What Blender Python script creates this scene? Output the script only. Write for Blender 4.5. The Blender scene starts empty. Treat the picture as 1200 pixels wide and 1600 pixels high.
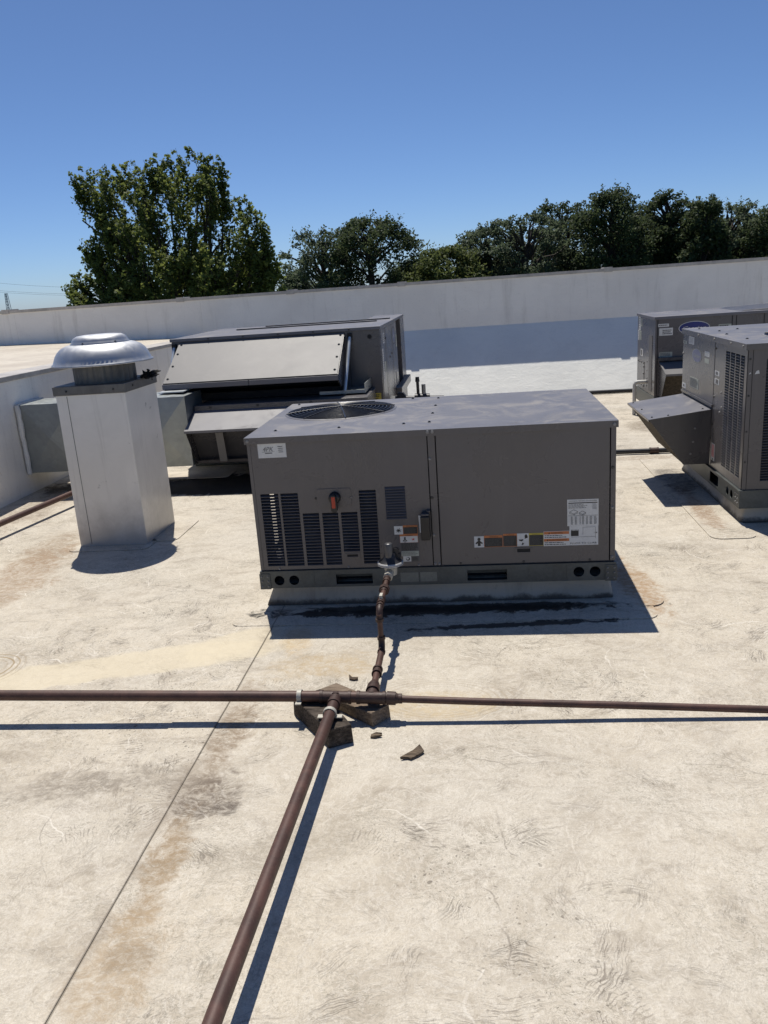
import bpy, bmesh, math, random
import numpy as np
from mathutils import Vector, Matrix
from mathutils.geometry import tessellate_polygon

S = bpy.context.scene
COL = S.collection

# ------------------------------------------------------------------ camera
cam_d = bpy.data.cameras.new('camera')
cam = bpy.data.objects.new('camera', cam_d)
COL.objects.link(cam)
cam_d.sensor_fit = 'VERTICAL'
cam_d.sensor_height = 24.0
cam_d.sensor_width = 24.0
cam_d.lens = 18.83
cam_d.clip_start = 0.05
cam_d.clip_end = 6000
CF = Vector((-0.11977, 0.95484, -0.27192)).normalized()
CR = Vector((0.99214, 0.10514, -0.06782)).normalized()
CU = CR.cross(CF).normalized()
CR = CF.cross(CU).normalized()
cm = Matrix((CR, CU, -CF)).transposed().to_4x4()
cm.translation = (0, 0, 1.684)
cam.matrix_world = cm
S.camera = cam

# ------------------------------------------------------------------ world, sun, exposure
SUN = Vector((-0.133, 0.390, 0.963)).normalized()
ELEV = math.asin(SUN.z)
ROT = math.atan2(SUN.x, SUN.y)
w = bpy.data.worlds.new('World')
S.world = w
w.use_nodes = True
wn = w.node_tree.nodes
bg = wn['Background']
sky = wn.new('ShaderNodeTexSky')
sky.sky_type = 'NISHITA'
sky.sun_disc = False
sky.sun_elevation = ELEV
sky.sun_rotation = ROT
sky.altitude = 100
sky.air_density = 0.62
sky.dust_density = 0.45
sky.ozone_density = 10.0
w.node_tree.links.new(sky.outputs[0], bg.inputs[0])
bg.inputs[1].default_value = 0.106
sun_d = bpy.data.lights.new('sun', 'SUN')
sun_d.energy = 4.8
sun_d.angle = math.radians(0.5)
sun_d.color = (1.0, 0.95, 0.865)
sun = bpy.data.objects.new('sun', sun_d)
COL.objects.link(sun)
sun.rotation_euler = SUN.to_track_quat('Z', 'Y').to_euler()
sun.location = SUN * 60
S.view_settings.view_transform = 'Standard'
S.view_settings.look = 'None'
S.view_settings.gamma = 1.0
S.view_settings.exposure = 0.0
S.cycles.max_bounces = 8

# ------------------------------------------------------------------ node helper
class NB:
    def __init__(s, name):
        s.mat = bpy.data.materials.new(name)
        s.mat.use_nodes = True
        s.t = s.mat.node_tree
        s.b = s.t.nodes['Principled BSDF']
        s._tc = None
    def n(s, kind): return s.t.nodes.new('ShaderNode' + kind)
    def set(s, sock, v):
        if isinstance(v, bpy.types.NodeSocket): s.t.links.new(v, sock)
        elif v is not None:
            if hasattr(sock, 'default_value') and not isinstance(v, (int, float)) and len(v) == 3 and sock.type == 'RGBA': v = (*v, 1)
            sock.default_value = v
    def co(s):
        if s._tc is None: s._tc = s.n('TexCoord')
        return s._tc.outputs['Object']
    def map(s, vec=None, scale=(1, 1, 1), rot=(0, 0, 0), loc=(0, 0, 0)):
        m = s.n('Mapping')
        s.set(m.inputs['Vector'], vec or s.co())
        m.inputs['Scale'].default_value = scale
        m.inputs['Rotation'].default_value = rot
        m.inputs['Location'].default_value = loc
        return m.outputs[0]
    def noise(s, scale, detail=4, rough=0.55, dist=0.0, vec=None, color=False):
        k = s.n('TexNoise')
        s.set(k.inputs['Vector'], vec or s.co())
        k.inputs['Scale'].default_value = scale
        k.inputs['Detail'].default_value = detail
        k.inputs['Roughness'].default_value = rough
        k.inputs['Distortion'].default_value = dist
        return k.outputs['Color' if color else 'Fac']
    def voro(s, scale, vec=None, out='Distance', feature='F1', rnd=1.0):
        k = s.n('TexVoronoi'); k.feature = feature
        s.set(k.inputs['Vector'], vec or s.co())
        k.inputs['Scale'].default_value = scale
        k.inputs['Randomness'].default_value = rnd
        return k.outputs[out]
    def m(s, op, a, b=None, c=None, clamp=False):
        k = s.n('Math'); k.operation = op; k.use_clamp = clamp
        s.set(k.inputs[0], a)
        if b is not None: s.set(k.inputs[1], b)
        if c is not None: s.set(k.inputs[2], c)
        return k.outputs[0]
    def vm(s, op, a, b=None, scale=None, out=0):
        k = s.n('VectorMath'); k.operation = op
        s.set(k.inputs[0], a)
        if b is not None: s.set(k.inputs[1], b)
        if scale is not None: s.set(k.inputs['Scale'], scale)
        return k.outputs[out]
    def ss(s, x, lo, hi, a=0.0, b=1.0):
        k = s.n('MapRange'); k.interpolation_type = 'SMOOTHSTEP'
        s.set(k.inputs[0], x)
        for i, v in enumerate((lo, hi, a, b)): s.set(k.inputs[i + 1], v)
        return k.outputs[0]
    def lin(s, x, lo, hi, a=0.0, b=1.0):
        k = s.n('MapRange')
        s.set(k.inputs[0], x)
        for i, v in enumerate((lo, hi, a, b)): s.set(k.inputs[i + 1], v)
        return k.outputs[0]
    def mix(s, f, a, b, mode='MIX'):
        k = s.n('MixRGB'); k.blend_type = mode
        s.set(k.inputs[0], f); s.set(k.inputs[1], a); s.set(k.inputs[2], b)
        return k.outputs[0]
    def xyz(s, v):
        k = s.n('SeparateXYZ'); s.set(k.inputs[0], v); return k.outputs
    def comb(s, x, y, z):
        k = s.n('CombineXYZ')
        for i, v in enumerate((x, y, z)): s.set(k.inputs[i], v)
        return k.outputs[0]
    def bump(s, h, strength=0.3, dist=0.01):
        k = s.n('Bump'); k.inputs['Strength'].default_value = strength
        k.inputs['Distance'].default_value = dist
        s.set(k.inputs['Height'], h)
        s.set(s.b.inputs['Normal'], k.outputs[0])
    def out(s, color=None, rough=None, metal=None, spec=None, coat=None, coat_rough=None):
        for nm, v in (('Base Color', color), ('Roughness', rough), ('Metallic', metal), ('Specular IOR Level', spec), ('Coat Weight', coat), ('Coat Roughness', coat_rough)):
            if v is not None: s.set(s.b.inputs[nm], v)
        return s.mat

def plain(name, c, rough=0.5, metal=0.0, var=0.12, scale=6.0, spec=0.5, bump=0.0):
    """a colour broken up by two octaves of dirt"""
    k = NB(name)
    d = k.noise(scale, 5, 0.6, 0.4)
    f = k.noise(scale * 9, 3, 0.6)
    t = k.m('ADD', k.m('MULTIPLY', d, 0.7), k.m('MULTIPLY', f, 0.3))
    lo = tuple(x * (1 - var) for x in c); hi = tuple(min(1, x * (1 + var)) for x in c)
    col = k.mix(k.ss(t, 0.3, 0.7), lo, hi)
    if bump: k.bump(f, bump, 0.004)
    return k.out(col, k.lin(d, 0.3, 0.7, rough * 0.88, min(1, rough * 1.12)), metal, spec)

MAT = {}
# ------------------------------------------------------------------ roof membrane
def roof_material():
    k = NB('dirty cream membrane')
    P = k.co()
    x, y, z = k.xyz(P)
    warp = k.noise(1.7, 4, 0.6, color=True)
    Pw = k.vm('ADD', P, k.vm('SCALE', k.vm('SUBTRACT', warp, (0.5, 0.5, 0.5)), scale=0.28))
    big = k.noise(0.55, 4, 0.6, 0.6, Pw)
    mid = k.noise(2.6, 7, 0.68, 0.9, Pw)
    st = k.noise(1.0, 8, 0.7, 1.2, k.map(Pw, (2.2, 7.0, 1.0), (0, 0, math.radians(14))))
    st2 = k.noise(1.0, 8, 0.72, 1.6, k.map(Pw, (9, 3.0, 1.0), (0, 0, math.radians(38))))
    fine = k.noise(38, 6, 0.72, 0.6)
    grain = k.noise(160, 3, 0.7)
    # pale wiped veins
    rid = k.m('ABSOLUTE', k.m('SUBTRACT', k.noise(7.5, 6, 0.66, 0.8, Pw), 0.5))
    vein = k.ss(rid, 0.0, 0.035, 1.0, 0.0)
    rid2 = k.m('ABSOLUTE', k.m('SUBTRACT', k.noise(17, 5, 0.65, 0.6, Pw), 0.5))
    vein2 = k.ss(rid2, 0.0, 0.05, 1.0, 0.0)
    base = k.mix(k.ss(big, 0.35, 0.66), (0.578, 0.512, 0.405), (0.540, 0.492, 0.408))
    base = k.mix(k.m('MULTIPLY', k.ss(mid, 0.42, 0.70), 0.72), base, (0.395, 0.340, 0.265))
    base = k.mix(k.m('MULTIPLY', k.ss(st, 0.50, 0.70), 0.70), base, (0.300, 0.252, 0.192))
    base = k.mix(k.m('MULTIPLY', k.ss(st2, 0.54, 0.72), 0.6), base, (0.325, 0.282, 0.225))
    base = k.mix(k.m('MULTIPLY', vein, 0.36), base, (0.68, 0.63, 0.54))
    base = k.mix(k.m('MULTIPLY', vein2, k.ss(mid, 0.38, 0.62, 0.06, 0.42)), base, (0.70, 0.645, 0.55))
    base = k.mix(k.ss(fine, 0.52, 0.72, 0, 0.5), base, (0.27, 0.23, 0.175))
    base = k.mix(k.ss(fine, 0.46, 0.30, 0, 0.34), base, (0.70, 0.65, 0.56))
    base = k.mix(k.ss(grain, 0.35, 0.7, 0, 0.28), base, (0.28, 0.245, 0.20))
    # etched hairline scratches, dark and pale
    e1 = k.m('ABSOLUTE', k.m('SUBTRACT', k.noise(1.0, 4, 0.62, 0.7, k.map(Pw, (26, 60, 1), (0, 0, math.radians(20)))), 0.5))
    e2 = k.m('ABSOLUTE', k.m('SUBTRACT', k.noise(1.0, 4, 0.62, 0.8, k.map(Pw, (70, 30, 1), (0, 0, math.radians(50)))), 0.5))
    base = k.mix(k.m('MULTIPLY', k.ss(e1, 0.0, 0.030, 1, 0), k.ss(k.noise(1.8, 5, 0.7), 0.42, 0.62, 0.04, 0.72)), base, (0.225, 0.205, 0.155))
    base = k.mix(k.m('MULTIPLY', k.ss(e2, 0.0, 0.032, 1, 0), k.ss(mid, 0.62, 0.40, 0.12, 0.50)), base, (0.72, 0.665, 0.57))
    # ---- scuff marks: each voronoi cell holds a short bundle of strokes at its own angle
    wv = k.vm('SUBTRACT', k.noise(6, 3, 0.5, color=True), (0.5, 0.5, 0.5))
    patchA = k.noise(9, 4, 0.65); zone = k.noise(0.9, 3, 0.6)
    def scuffs(scale, freq, thr, amount, col, seed, elong=2.2, kind='brush', zlo=0.40, zhi=0.56, size=0.44):
        nonlocal base
        Q = k.vm('ADD', k.vm('ADD', P, (seed, seed * 0.37, 0)), k.vm('SCALE', wv, scale=0.12))
        v = k.n('TexVoronoi'); v.voronoi_dimensions = '2D'
        k.set(v.inputs['Vector'], Q); v.inputs['Scale'].default_value = scale
        r, g, b_ = k.xyz(v.outputs['Color'])
        loc = k.vm('SUBTRACT', Q, v.outputs['Position'])
        rot = k.n('VectorRotate'); rot.rotation_type = 'Z_AXIS'
        k.set(rot.inputs['Vector'], loc); k.set(rot.inputs['Angle'], k.m('MULTIPLY', r, 6.283))
        lx, ly, lz = k.xyz(rot.outputs[0])
        cur = k.m('ADD', ly, k.m('MULTIPLY', k.m('MULTIPLY', lx, lx), k.m('MULTIPLY', k.m('SUBTRACT', b_, 0.5), 5.0)))
        rad = k.m('SQRT', k.m('ADD', k.m('POWER', k.m('MULTIPLY', lx, scale), 2), k.m('POWER', k.m('MULTIPLY', cur, scale * elong), 2)))
        inside = k.ss(rad, size * 0.45, size, 1, 0)
        if kind == 'brush':
            w_ = k.noise(1.0, 3, 0.75, 0.3, k.comb(k.m('MULTIPLY', lx, freq * 0.07), k.m('MULTIPLY', cur, freq), k.m('MULTIPLY', r, 9)))
            line = k.ss(w_, 0.50, 0.62)
        elif kind == 'tread':
            bend = k.m('ADD', lx, k.m('MULTIPLY', k.m('MULTIPLY', cur, cur), k.m('MULTIPLY', k.m('SUBTRACT', g, 0.7), 14.0)))
            line = k.m('MULTIPLY', k.ss(k.m('SINE', k.m('MULTIPLY', bend, freq)), 0.25, 0.85), k.ss(k.noise(26, 3, 0.7, vec=Q), 0.47, 0.56))
        else:
            line = k.ss(k.m('ABSOLUTE', cur), 0.0015, 0.0045, 1, 0)
        on = k.m('GREATER_THAN', g, thr)
        mk = k.m('MULTIPLY', k.m('MULTIPLY', inside, line), k.m('MULTIPLY', on, k.m('MULTIPLY', k.ss(patchA, 0.36, 0.56), k.ss(zone, zlo, zhi, 0.25, 1))))
        base = k.mix(k.m('MULTIPLY', mk, amount), base, col)
        return mk
    s1 = scuffs(2.6, 150, 0.30, 0.80, (0.215, 0.180, 0.145), 3.1, 2.6)
    s2 = scuffs(4.6, 230, 0.36, 0.82, (0.165, 0.140, 0.112), 11.7, 1.7)
    scuffs(1.7, 90, 0.35, 0.6, (0.285, 0.240, 0.190), 27.3, 3.4)
    scuffs(3.8, 430, 0.50, 0.62, (0.190, 0.162, 0.132), 53.7, 1.3, 'tread')
    scuffs(6.6, 520, 0.55, 0.60, (0.185, 0.156, 0.128), 71.2, 1.5, 'tread', 0.5, 0.62)
    scuffs(2.3, 0, 0.62, 0.55, (0.18, 0.152, 0.124), 87.9, 1.0, 'line', size=0.5)
    scuffs(3.3, 0, 0.55, 0.70, (0.74, 0.69, 0.60), 95.3, 1.0, 'line', size=0.5)
    scuffs(3.4, 120, 0.50, 0.65, (0.74, 0.69, 0.60), 41.9, 2.6)
    # ---- small dark specks
    nz = k.vm('SCALE', k.noise(30, 2, 0.5, color=True), scale=0.035)
    for sc, thr, am, sz in ((11, 0.80, 0.85, 0.085), (24, 0.66, 0.8, 0.13), (52, 0.66, 0.7, 0.22)):
        v = k.n('TexVoronoi'); v.voronoi_dimensions = '2D'; k.set(v.inputs['Vector'], k.vm('ADD', k.vm('ADD', P, nz), (sc * 0.7, sc * 0.3, 0))); v.inputs['Scale'].default_value = sc
        r, g, b_ = k.xyz(v.outputs['Color'])
        spk = k.m('MULTIPLY', k.ss(v.outputs['Distance'], k.m('MULTIPLY', g, sz * 0.7), k.m('MULTIPLY', g, sz), 1, 0), k.m('GREATER_THAN', r, thr))
        base = k.mix(k.m('MULTIPLY', k.m('MULTIPLY', spk, k.ss(zone, 0.44, 0.62, 0.10, 0.9)), am), base, (0.12, 0.10, 0.078))
    # ---- stains, each with its own place and shape
    rag5 = k.noise(4.5, 6, 0.72, 0.8, Pw); rag9 = k.noise(10, 5, 0.72, 0.8, Pw); rag2 = k.noise(2.6, 6, 0.7, 0.9, Pw)
    tex = k.ss(k.m('ADD', k.m('MULTIPLY', k.noise(1.0, 7, 0.75, 1.0, k.map(Pw, (16, 34, 1), (0, 0, math.radians(24)))), 0.6), k.m('MULTIPLY', fine, 0.4)), 0.38, 0.60, 0.18, 1.0)
    def blot(cx, cy, rx, ry, ang, col, amount, edge=0.5, rag=0.35, nscale=5.0):
        rag = rag * 1.5
        nonlocal base
        q = k.vm('SUBTRACT', P, (cx, cy, 0))
        rot = k.n('VectorRotate'); rot.rotation_type = 'Z_AXIS'
        k.set(rot.inputs['Vector'], q); rot.inputs['Angle'].default_value = -math.radians(ang)
        a, b2, _ = k.xyz(rot.outputs[0])
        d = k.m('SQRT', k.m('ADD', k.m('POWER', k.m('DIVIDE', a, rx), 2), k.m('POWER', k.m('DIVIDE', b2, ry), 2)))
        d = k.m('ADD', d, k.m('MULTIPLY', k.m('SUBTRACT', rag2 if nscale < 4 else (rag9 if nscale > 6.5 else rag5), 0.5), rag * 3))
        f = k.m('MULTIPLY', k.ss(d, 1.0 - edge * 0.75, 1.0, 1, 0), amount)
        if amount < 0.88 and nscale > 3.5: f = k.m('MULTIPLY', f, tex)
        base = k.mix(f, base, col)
        return f
    # smooth cream puddle ground left of the seam
    blot(-1.78, 3.36, 0.95, 0.16, 16, (0.625, 0.545, 0.395), 0.72, 0.35, 0.20, 2.0)
    blot(-1.25, 3.60, 0.30, 0.14, 40, (0.625, 0.545, 0.395), 0.65, 0.4, 0.2, 3.0)
    blot(-0.93, 3.60, 0.10, 0.22, 10, (0.50, 0.36, 0.19), 0.55, 0.7, 0.3)
    blot(-0.20, 2.98, 0.30, 0.14, 0, (0.50, 0.40, 0.25), 0.75, 0.5, 0.2)
    # dirt along the right of the seam and dark blots
    blot(-1.03, 2.75, 0.09, 0.45, 2, (0.24, 0.175, 0.115), 0.85, 0.8, 0.5)
    blot(-0.99, 2.34, 0.15, 0.18, 0, (0.130, 0.098, 0.072), 0.875, 0.7, 0.5, 8)
    blot(-0.90, 2.28, 0.06, 0.05, 30, (0.10, 0.08, 0.065), 0.75, 0.7, 0.4, 9)
    blot(-1.02, 1.95, 0.08, 0.34, 0, (0.27, 0.185, 0.10), 0.87, 0.8, 0.5)
    blot(-0.98, 1.66, 0.09, 0.07, 25, (0.17, 0.135, 0.10), 0.85, 0.7, 0.5, 9)
    blot(-1.45, 2.42, 0.50, 0.13, 8, (0.225, 0.19, 0.15), 0.75, 0.8, 0.5)
    blot(-0.6, 2.1, 0.35, 0.12, 20, (0.33, 0.285, 0.22), 0.5, 0.8, 0.5)
    blot(-2.1, 2.60, 0.45, 0.10, 4, (0.27, 0.225, 0.17), 0.5, 0.8, 0.5)
    blot(-1.0, 1.55, 0.14, 0.5, 0, (0.38, 0.285, 0.18), 0.75, 0.8, 0.5)
    blot(-0.75, 3.35, 0.35, 0.16, 10, (0.43, 0.33, 0.20), 0.75, 0.8, 0.5)
    # tan run-off by the chimney and left of it
    blot(-3.10, 5.20, 0.26, 0.55, 10, (0.24, 0.165, 0.10), 0.75, 0.8, 0.5)
    blot(-3.0, 4.7, 0.28, 0.75, 8, (0.31, 0.215, 0.135), 0.8, 0.8, 0.5)
    # black algae under the kerb of the big unit
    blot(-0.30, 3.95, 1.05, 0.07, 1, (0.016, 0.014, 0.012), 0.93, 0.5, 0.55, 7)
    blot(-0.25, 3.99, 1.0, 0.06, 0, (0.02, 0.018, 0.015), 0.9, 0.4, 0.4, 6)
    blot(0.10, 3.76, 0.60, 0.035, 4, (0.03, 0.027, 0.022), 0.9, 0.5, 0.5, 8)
    blot(0.84, 4.25, 0.12, 0.55, 5, (0.33, 0.205, 0.105), 0.87, 0.7, 0.5)
    # dark dirt below the rear unit, dark blots below the duct and by the wall
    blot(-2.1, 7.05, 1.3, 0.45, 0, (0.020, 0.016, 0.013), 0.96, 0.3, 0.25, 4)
    blot(-3.6, 7.2, 0.7, 0.35, 0, (0.05, 0.038, 0.03), 0.9, 0.5, 0.4, 4)  # dark brown blot below the duct
    blot(-3.9, 6.4, 0.30, 0.9, 0, (0.18, 0.13, 0.09), 0.6, 0.8, 0.5)
    # rusty dirt by the right hand unit and the back pipe, one near-black blot
    blot(1.55, 5.75, 0.09, 0.65, 0, (0.25, 0.15, 0.085), 0.75, 0.7, 0.5)
    blot(1.58, 6.55, 0.16, 0.5, 0, (0.07, 0.055, 0.045), 0.8, 0.6, 0.5)  # near-black blot under the side hood
    blot(1.80, 8.95, 0.20, 0.45, 0, (0.16, 0.12, 0.08), 0.75, 0.7, 0.5)
    blot(1.50, 7.4, 0.40, 0.12, 0, (0.24, 0.175, 0.11), 0.6, 0.7, 0.5)
    # concentric drying rings
    def rings(cx, cy, R, ex, amount):
        nonlocal base
        q = k.vm('SUBTRACT', P, (cx, cy, 0))
        a, b2, _ = k.xyz(q)
        d = k.m('SQRT', k.m('ADD', k.m('POWER', a, 2), k.m('POWER', k.m('MULTIPLY', b2, ex), 2)))
        d = k.m('ADD', d, k.m('MULTIPLY', k.m('SUBTRACT', k.noise(4, 3, 0.6), 0.5), 0.05))
        sw = k.m('MULTIPLY', k.ss(k.m('SINE', k.m('MULTIPLY', d, 210)), 0.2, 0.9), k.ss(d, R * 0.55, R, 1, 0))
        base = k.mix(k.m('MULTIPLY', k.m('MULTIPLY', sw, k.ss(d, R * 0.35, R * 0.6)), amount), base, (0.30, 0.22, 0.12))
    rings(-0.20, 3.02, 0.40, 1.7, 0.28)
    rings(-2.45, 3.36, 0.22, 1.0, 0.85)
    # dirt line along the lap seams
    for sx, amt in ((-1.105, 0.62), (0.90, 0.0)):
        xx = k.m('ADD', x, k.m('MULTIPLY', k.m('SUBTRACT', k.noise(3, 2), 0.5), 0.012))
        dl = k.m('ABSOLUTE', k.m('SUBTRACT', xx, sx))
        if amt:
            base = k.mix(k.m('MULTIPLY', k.ss(dl, 0.002, 0.0055, 1, 0), amt), base, (0.10, 0.085, 0.065))
            base = k.mix(k.m('MULTIPLY', k.ss(dl, 0.0, 0.07, 0.35, 0), k.ss(mid, 0.4, 0.6)), base, (0.26, 0.21, 0.16))
    h = k.m('ADD', k.m('MULTIPLY', fine, 0.5), k.m('ADD', k.m('MULTIPLY', vein2, 0.18), k.m('MULTIPLY', st, 0.8)))
    h = k.m('SUBTRACT', h, k.m('MULTIPLY', k.m('ADD', s1, s2), 0.3))
    k.bump(h, 0.55, 0.006)
    return k.out(base, k.lin(mid, 0.3, 0.7, 0.62, 0.8), 0, 0.3)
MAT['roof'] = roof_material()

def membrane(name, c1, c2, streak=0.3, dark=(0.25, 0.22, 0.18), puckers=0.0, mould=0.0):
    k = NB(name)
    a = k.noise(1.3, 5, 0.6, 0.5)
    v = k.noise(1.0, 6, 0.7, 0.3, k.map(None, (5, 5, 0.6)))
    f = k.noise(30, 4, 0.7)
    col = k.mix(k.ss(a, 0.35, 0.65), c1, c2)
    col = k.mix(k.m('MULTIPLY', k.ss(v, 0.52, 0.75), streak), col, dark)
    col = k.mix(k.ss(f, 0.58, 0.75, 0, 0.25), col, dark)
    if mould:                                                    # black growth creeping up from the roof
        zz = k.m('ADD', k.xyz(k.co())[2], k.m('MULTIPLY', k.m('SUBTRACT', k.noise(7, 7, 0.75), 0.5), mould * 2.2))
        col = k.mix(k.ss(zz, mould * 0.3, mould, 0.9, 0), col, (0.045, 0.038, 0.030))
    lump = k.noise(6, 4, 0.6, 0.6, k.map(None, (1, 1, 2.2)))
    h = k.m('ADD', k.m('MULTIPLY', f, 0.2), k.m('MULTIPLY', lump, 1.0))
    k.bump(h, 0.25 + puckers, 0.02)
    return k.out(col, 0.6, 0, 0.35)
MAT['wall'] = membrane('grey white wall membrane', (0.79, 0.765, 0.71), (0.86, 0.835, 0.775), 0.25)
MAT['slope'] = membrane('white sloped membrane', (0.77, 0.765, 0.71), (0.84, 0.83, 0.765), 0.16, (0.42, 0.41, 0.38))
MAT['flash'] = membrane('weathered curb membrane', (0.38, 0.355, 0.30), (0.46, 0.43, 0.36), 0.6, (0.14, 0.115, 0.085), 0.0, 0.045)
MAT['patch'] = membrane('stained patch membrane', (0.54, 0.47, 0.35), (0.60, 0.52, 0.40), 0.6, (0.26, 0.19, 0.12))
MAT['upper'] = membrane('upper roof membrane', (0.48, 0.42, 0.34), (0.60, 0.54, 0.44), 0.5, (0.25, 0.2, 0.15))

def cabinet(name, c, rough=0.27, dust=0.25, even=False):
    k = NB(name)
    a = k.noise(2.2, 5, 0.65, 0.8)
    f = k.noise(45, 4, 0.7)
    v = k.noise(1.0, 5, 0.7, 0.2, k.map(None, (14, 14, 1.2)))
    col = k.mix(k.ss(a, 0.3, 0.7), tuple(x * 0.92 for x in c), tuple(x * 1.06 for x in c))
    nz = k.n('NewGeometry')
    up = k.ss(k.xyz(nz.outputs['Normal'])[2], 0.5, 0.95)
    d1 = k.m('MULTIPLY', k.ss(k.noise(3.2, 7, 0.72, 1.4), 0.46, 0.72), dust)
    col = k.mix(k.m('MULTIPLY', up, d1), col, (0.30, 0.28, 0.26))
    blots = k.m('MULTIPLY', k.ss(k.noise(4.5, 8, 0.75, 2.0), 0.60, 0.72), k.m('MULTIPLY', up, dust * 1.4))
    col = k.mix(blots, col, (0.11, 0.095, 0.08))
    big = k.noise(0.9, 3, 0.5, 0.5)
    col = k.mix(k.ss(big, 0.35, 0.68, 0.0, 0.30), col, tuple(x * 0.72 for x in c))
    col = k.mix(k.m('MULTIPLY', k.ss(v, 0.52, 0.72), 0.07), col, (0.25, 0.23, 0.21))
    side = k.m('SUBTRACT', 1.0, up)
    drip = k.noise(1.0, 4, 0.7, 0.2, k.map(None, (30, 30, 1.6)))
    col = k.mix(k.m('MULTIPLY', side, k.ss(drip, 0.60, 0.74, 0, 0.16)), col, (0.045, 0.04, 0.037))
    col = k.mix(k.m('MULTIPLY', side, k.ss(k.noise(14, 6, 0.75, 1.0), 0.62, 0.74, 0, 0.14)), col, (0.24, 0.225, 0.205))
    ro = k.m('ADD', k.lin(a, 0.3, 0.7, rough * 0.85, rough * 1.2), k.m('MULTIPLY', up, k.m('ADD', 0.10, k.m('MULTIPLY', d1, 0.5))))
    if even: ro = k.lin(a, 0.3, 0.7, rough * 0.97, rough * 1.04)
    wv = k.noise(1.6, 2, 0.4)
    k.bump(wv, 0.05, 0.04)
    return k.out(col, ro, 0, 0.5)
MAT['cab'] = cabinet('grey brown cabinet paint', (0.112, 0.104, 0.105))
MAT['cab_top'] = cabinet('weathered lid paint with sky tint', (0.132, 0.130, 0.146), 0.38, 0.6)  # dusty, and coloured lighter and bluer for the sky's reflection
MAT['cab_hood'] = cabinet('hood paint with sunlit tone', (0.135, 0.129, 0.127), 0.55, 0.12, True)  # lighter copy of the cabinet paint; the hoods' sun glare is in its colour
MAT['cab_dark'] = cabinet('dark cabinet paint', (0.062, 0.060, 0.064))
MAT['slat'] = cabinet('louver paint', (0.075, 0.073, 0.082), 0.35)
MAT['black'] = plain('black interior', (0.006, 0.006, 0.007), 0.7)
MAT['void'] = plain('dark coil fins', (0.010, 0.010, 0.014), 0.6)
MAT['plastic_black'] = plain('black plastic', (0.012, 0.012, 0.014), 0.35)
MAT['red'] = plain('red orange handle', (0.42, 0.045, 0.018), 0.4)
MAT['orange'] = plain('orange sticker ink', (0.50, 0.17, 0.055), 0.55)
MAT['white'] = plain('white sticker', (0.62, 0.62, 0.60), 0.5)
MAT['white_old'] = plain('yellowed sticker', (0.40, 0.42, 0.36), 0.55)
MAT['ink'] = plain('black sticker ink', (0.018, 0.018, 0.018), 0.5)
MAT['ink_grey'] = plain('grey sticker ink', (0.10, 0.10, 0.10), 0.5)
MAT['ink_red'] = plain('red sticker ink', (0.5, 0.06, 0.05), 0.5)
MAT['pink'] = plain('faded red sticker', (0.55, 0.30, 0.29), 0.5)
MAT['blue'] = plain('blue emblem', (0.018, 0.025, 0.16), 0.3)
MAT['blue_old'] = plain('faded blue emblem', (0.105, 0.115, 0.22), 0.35)
MAT['yellow'] = plain('yellow sticker', (0.50, 0.40, 0.06), 0.5)
MAT['screw'] = plain('zinc screw', (0.26, 0.255, 0.25), 0.6, 0.4)
MAT['screw_dark'] = plain('painted screw', (0.05, 0.05, 0.05), 0.4, 0.3)
MAT['rail'] = plain('galvanised base rail', (0.082, 0.091, 0.089), 0.45, 0.25, 0.25, 9)
MAT['rail_light'] = plain('worn zinc patch', (0.16, 0.175, 0.17), 0.4, 0.3, 0.2, 12)
MAT['wire'] = plain('black coated wire', (0.02, 0.02, 0.024), 0.35)
MAT['fan'] = plain('dull fan blade', (0.10, 0.10, 0.105), 0.4, 0.5)
MAT['motor'] = plain('grey motor cap', (0.24, 0.24, 0.24), 0.45, 0.4)
MAT['spun'] = None
def galv(name, c, rough, metal, mottled=0.2, vert=False):
    k = NB(name)
    a = k.noise(3.0, 5, 0.6, 0.8)
    sp = k.voro(26, out='Color')
    r, g, b_ = k.xyz(sp)
    v = k.noise(1.0, 5, 0.7, 0.3, k.map(None, (9, 9, 0.8)))
    col = k.mix(k.ss(a, 0.3, 0.7), tuple(x * 0.88 for x in c), tuple(min(1, x * 1.08) for x in c))
    col = k.mix(k.m('MULTIPLY', r, mottled), col, tuple(x * 0.72 for x in c))
    if vert: col = k.mix(k.m('MULTIPLY', k.ss(v, 0.48, 0.72), 0.35), col, tuple(x * 0.5 for x in c))
    k.bump(k.noise(2.4, 2, 0.5), 0.10, 0.03)
    return k.out(col, k.lin(g, 0, 1, rough * 0.85, rough * 1.15), metal, 0.5)
MAT['galv'] = galv('galvanised duct', (0.33, 0.35, 0.34), 0.42, 0.65, 0.3)
MAT['spun'] = galv('spun aluminium', (0.47, 0.48, 0.50), 0.52, 0.8, 0.15)
MAT['neck'] = galv('dirty galvanised neck', (0.16, 0.155, 0.145), 0.5, 0.5, 0.4, True)
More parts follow.
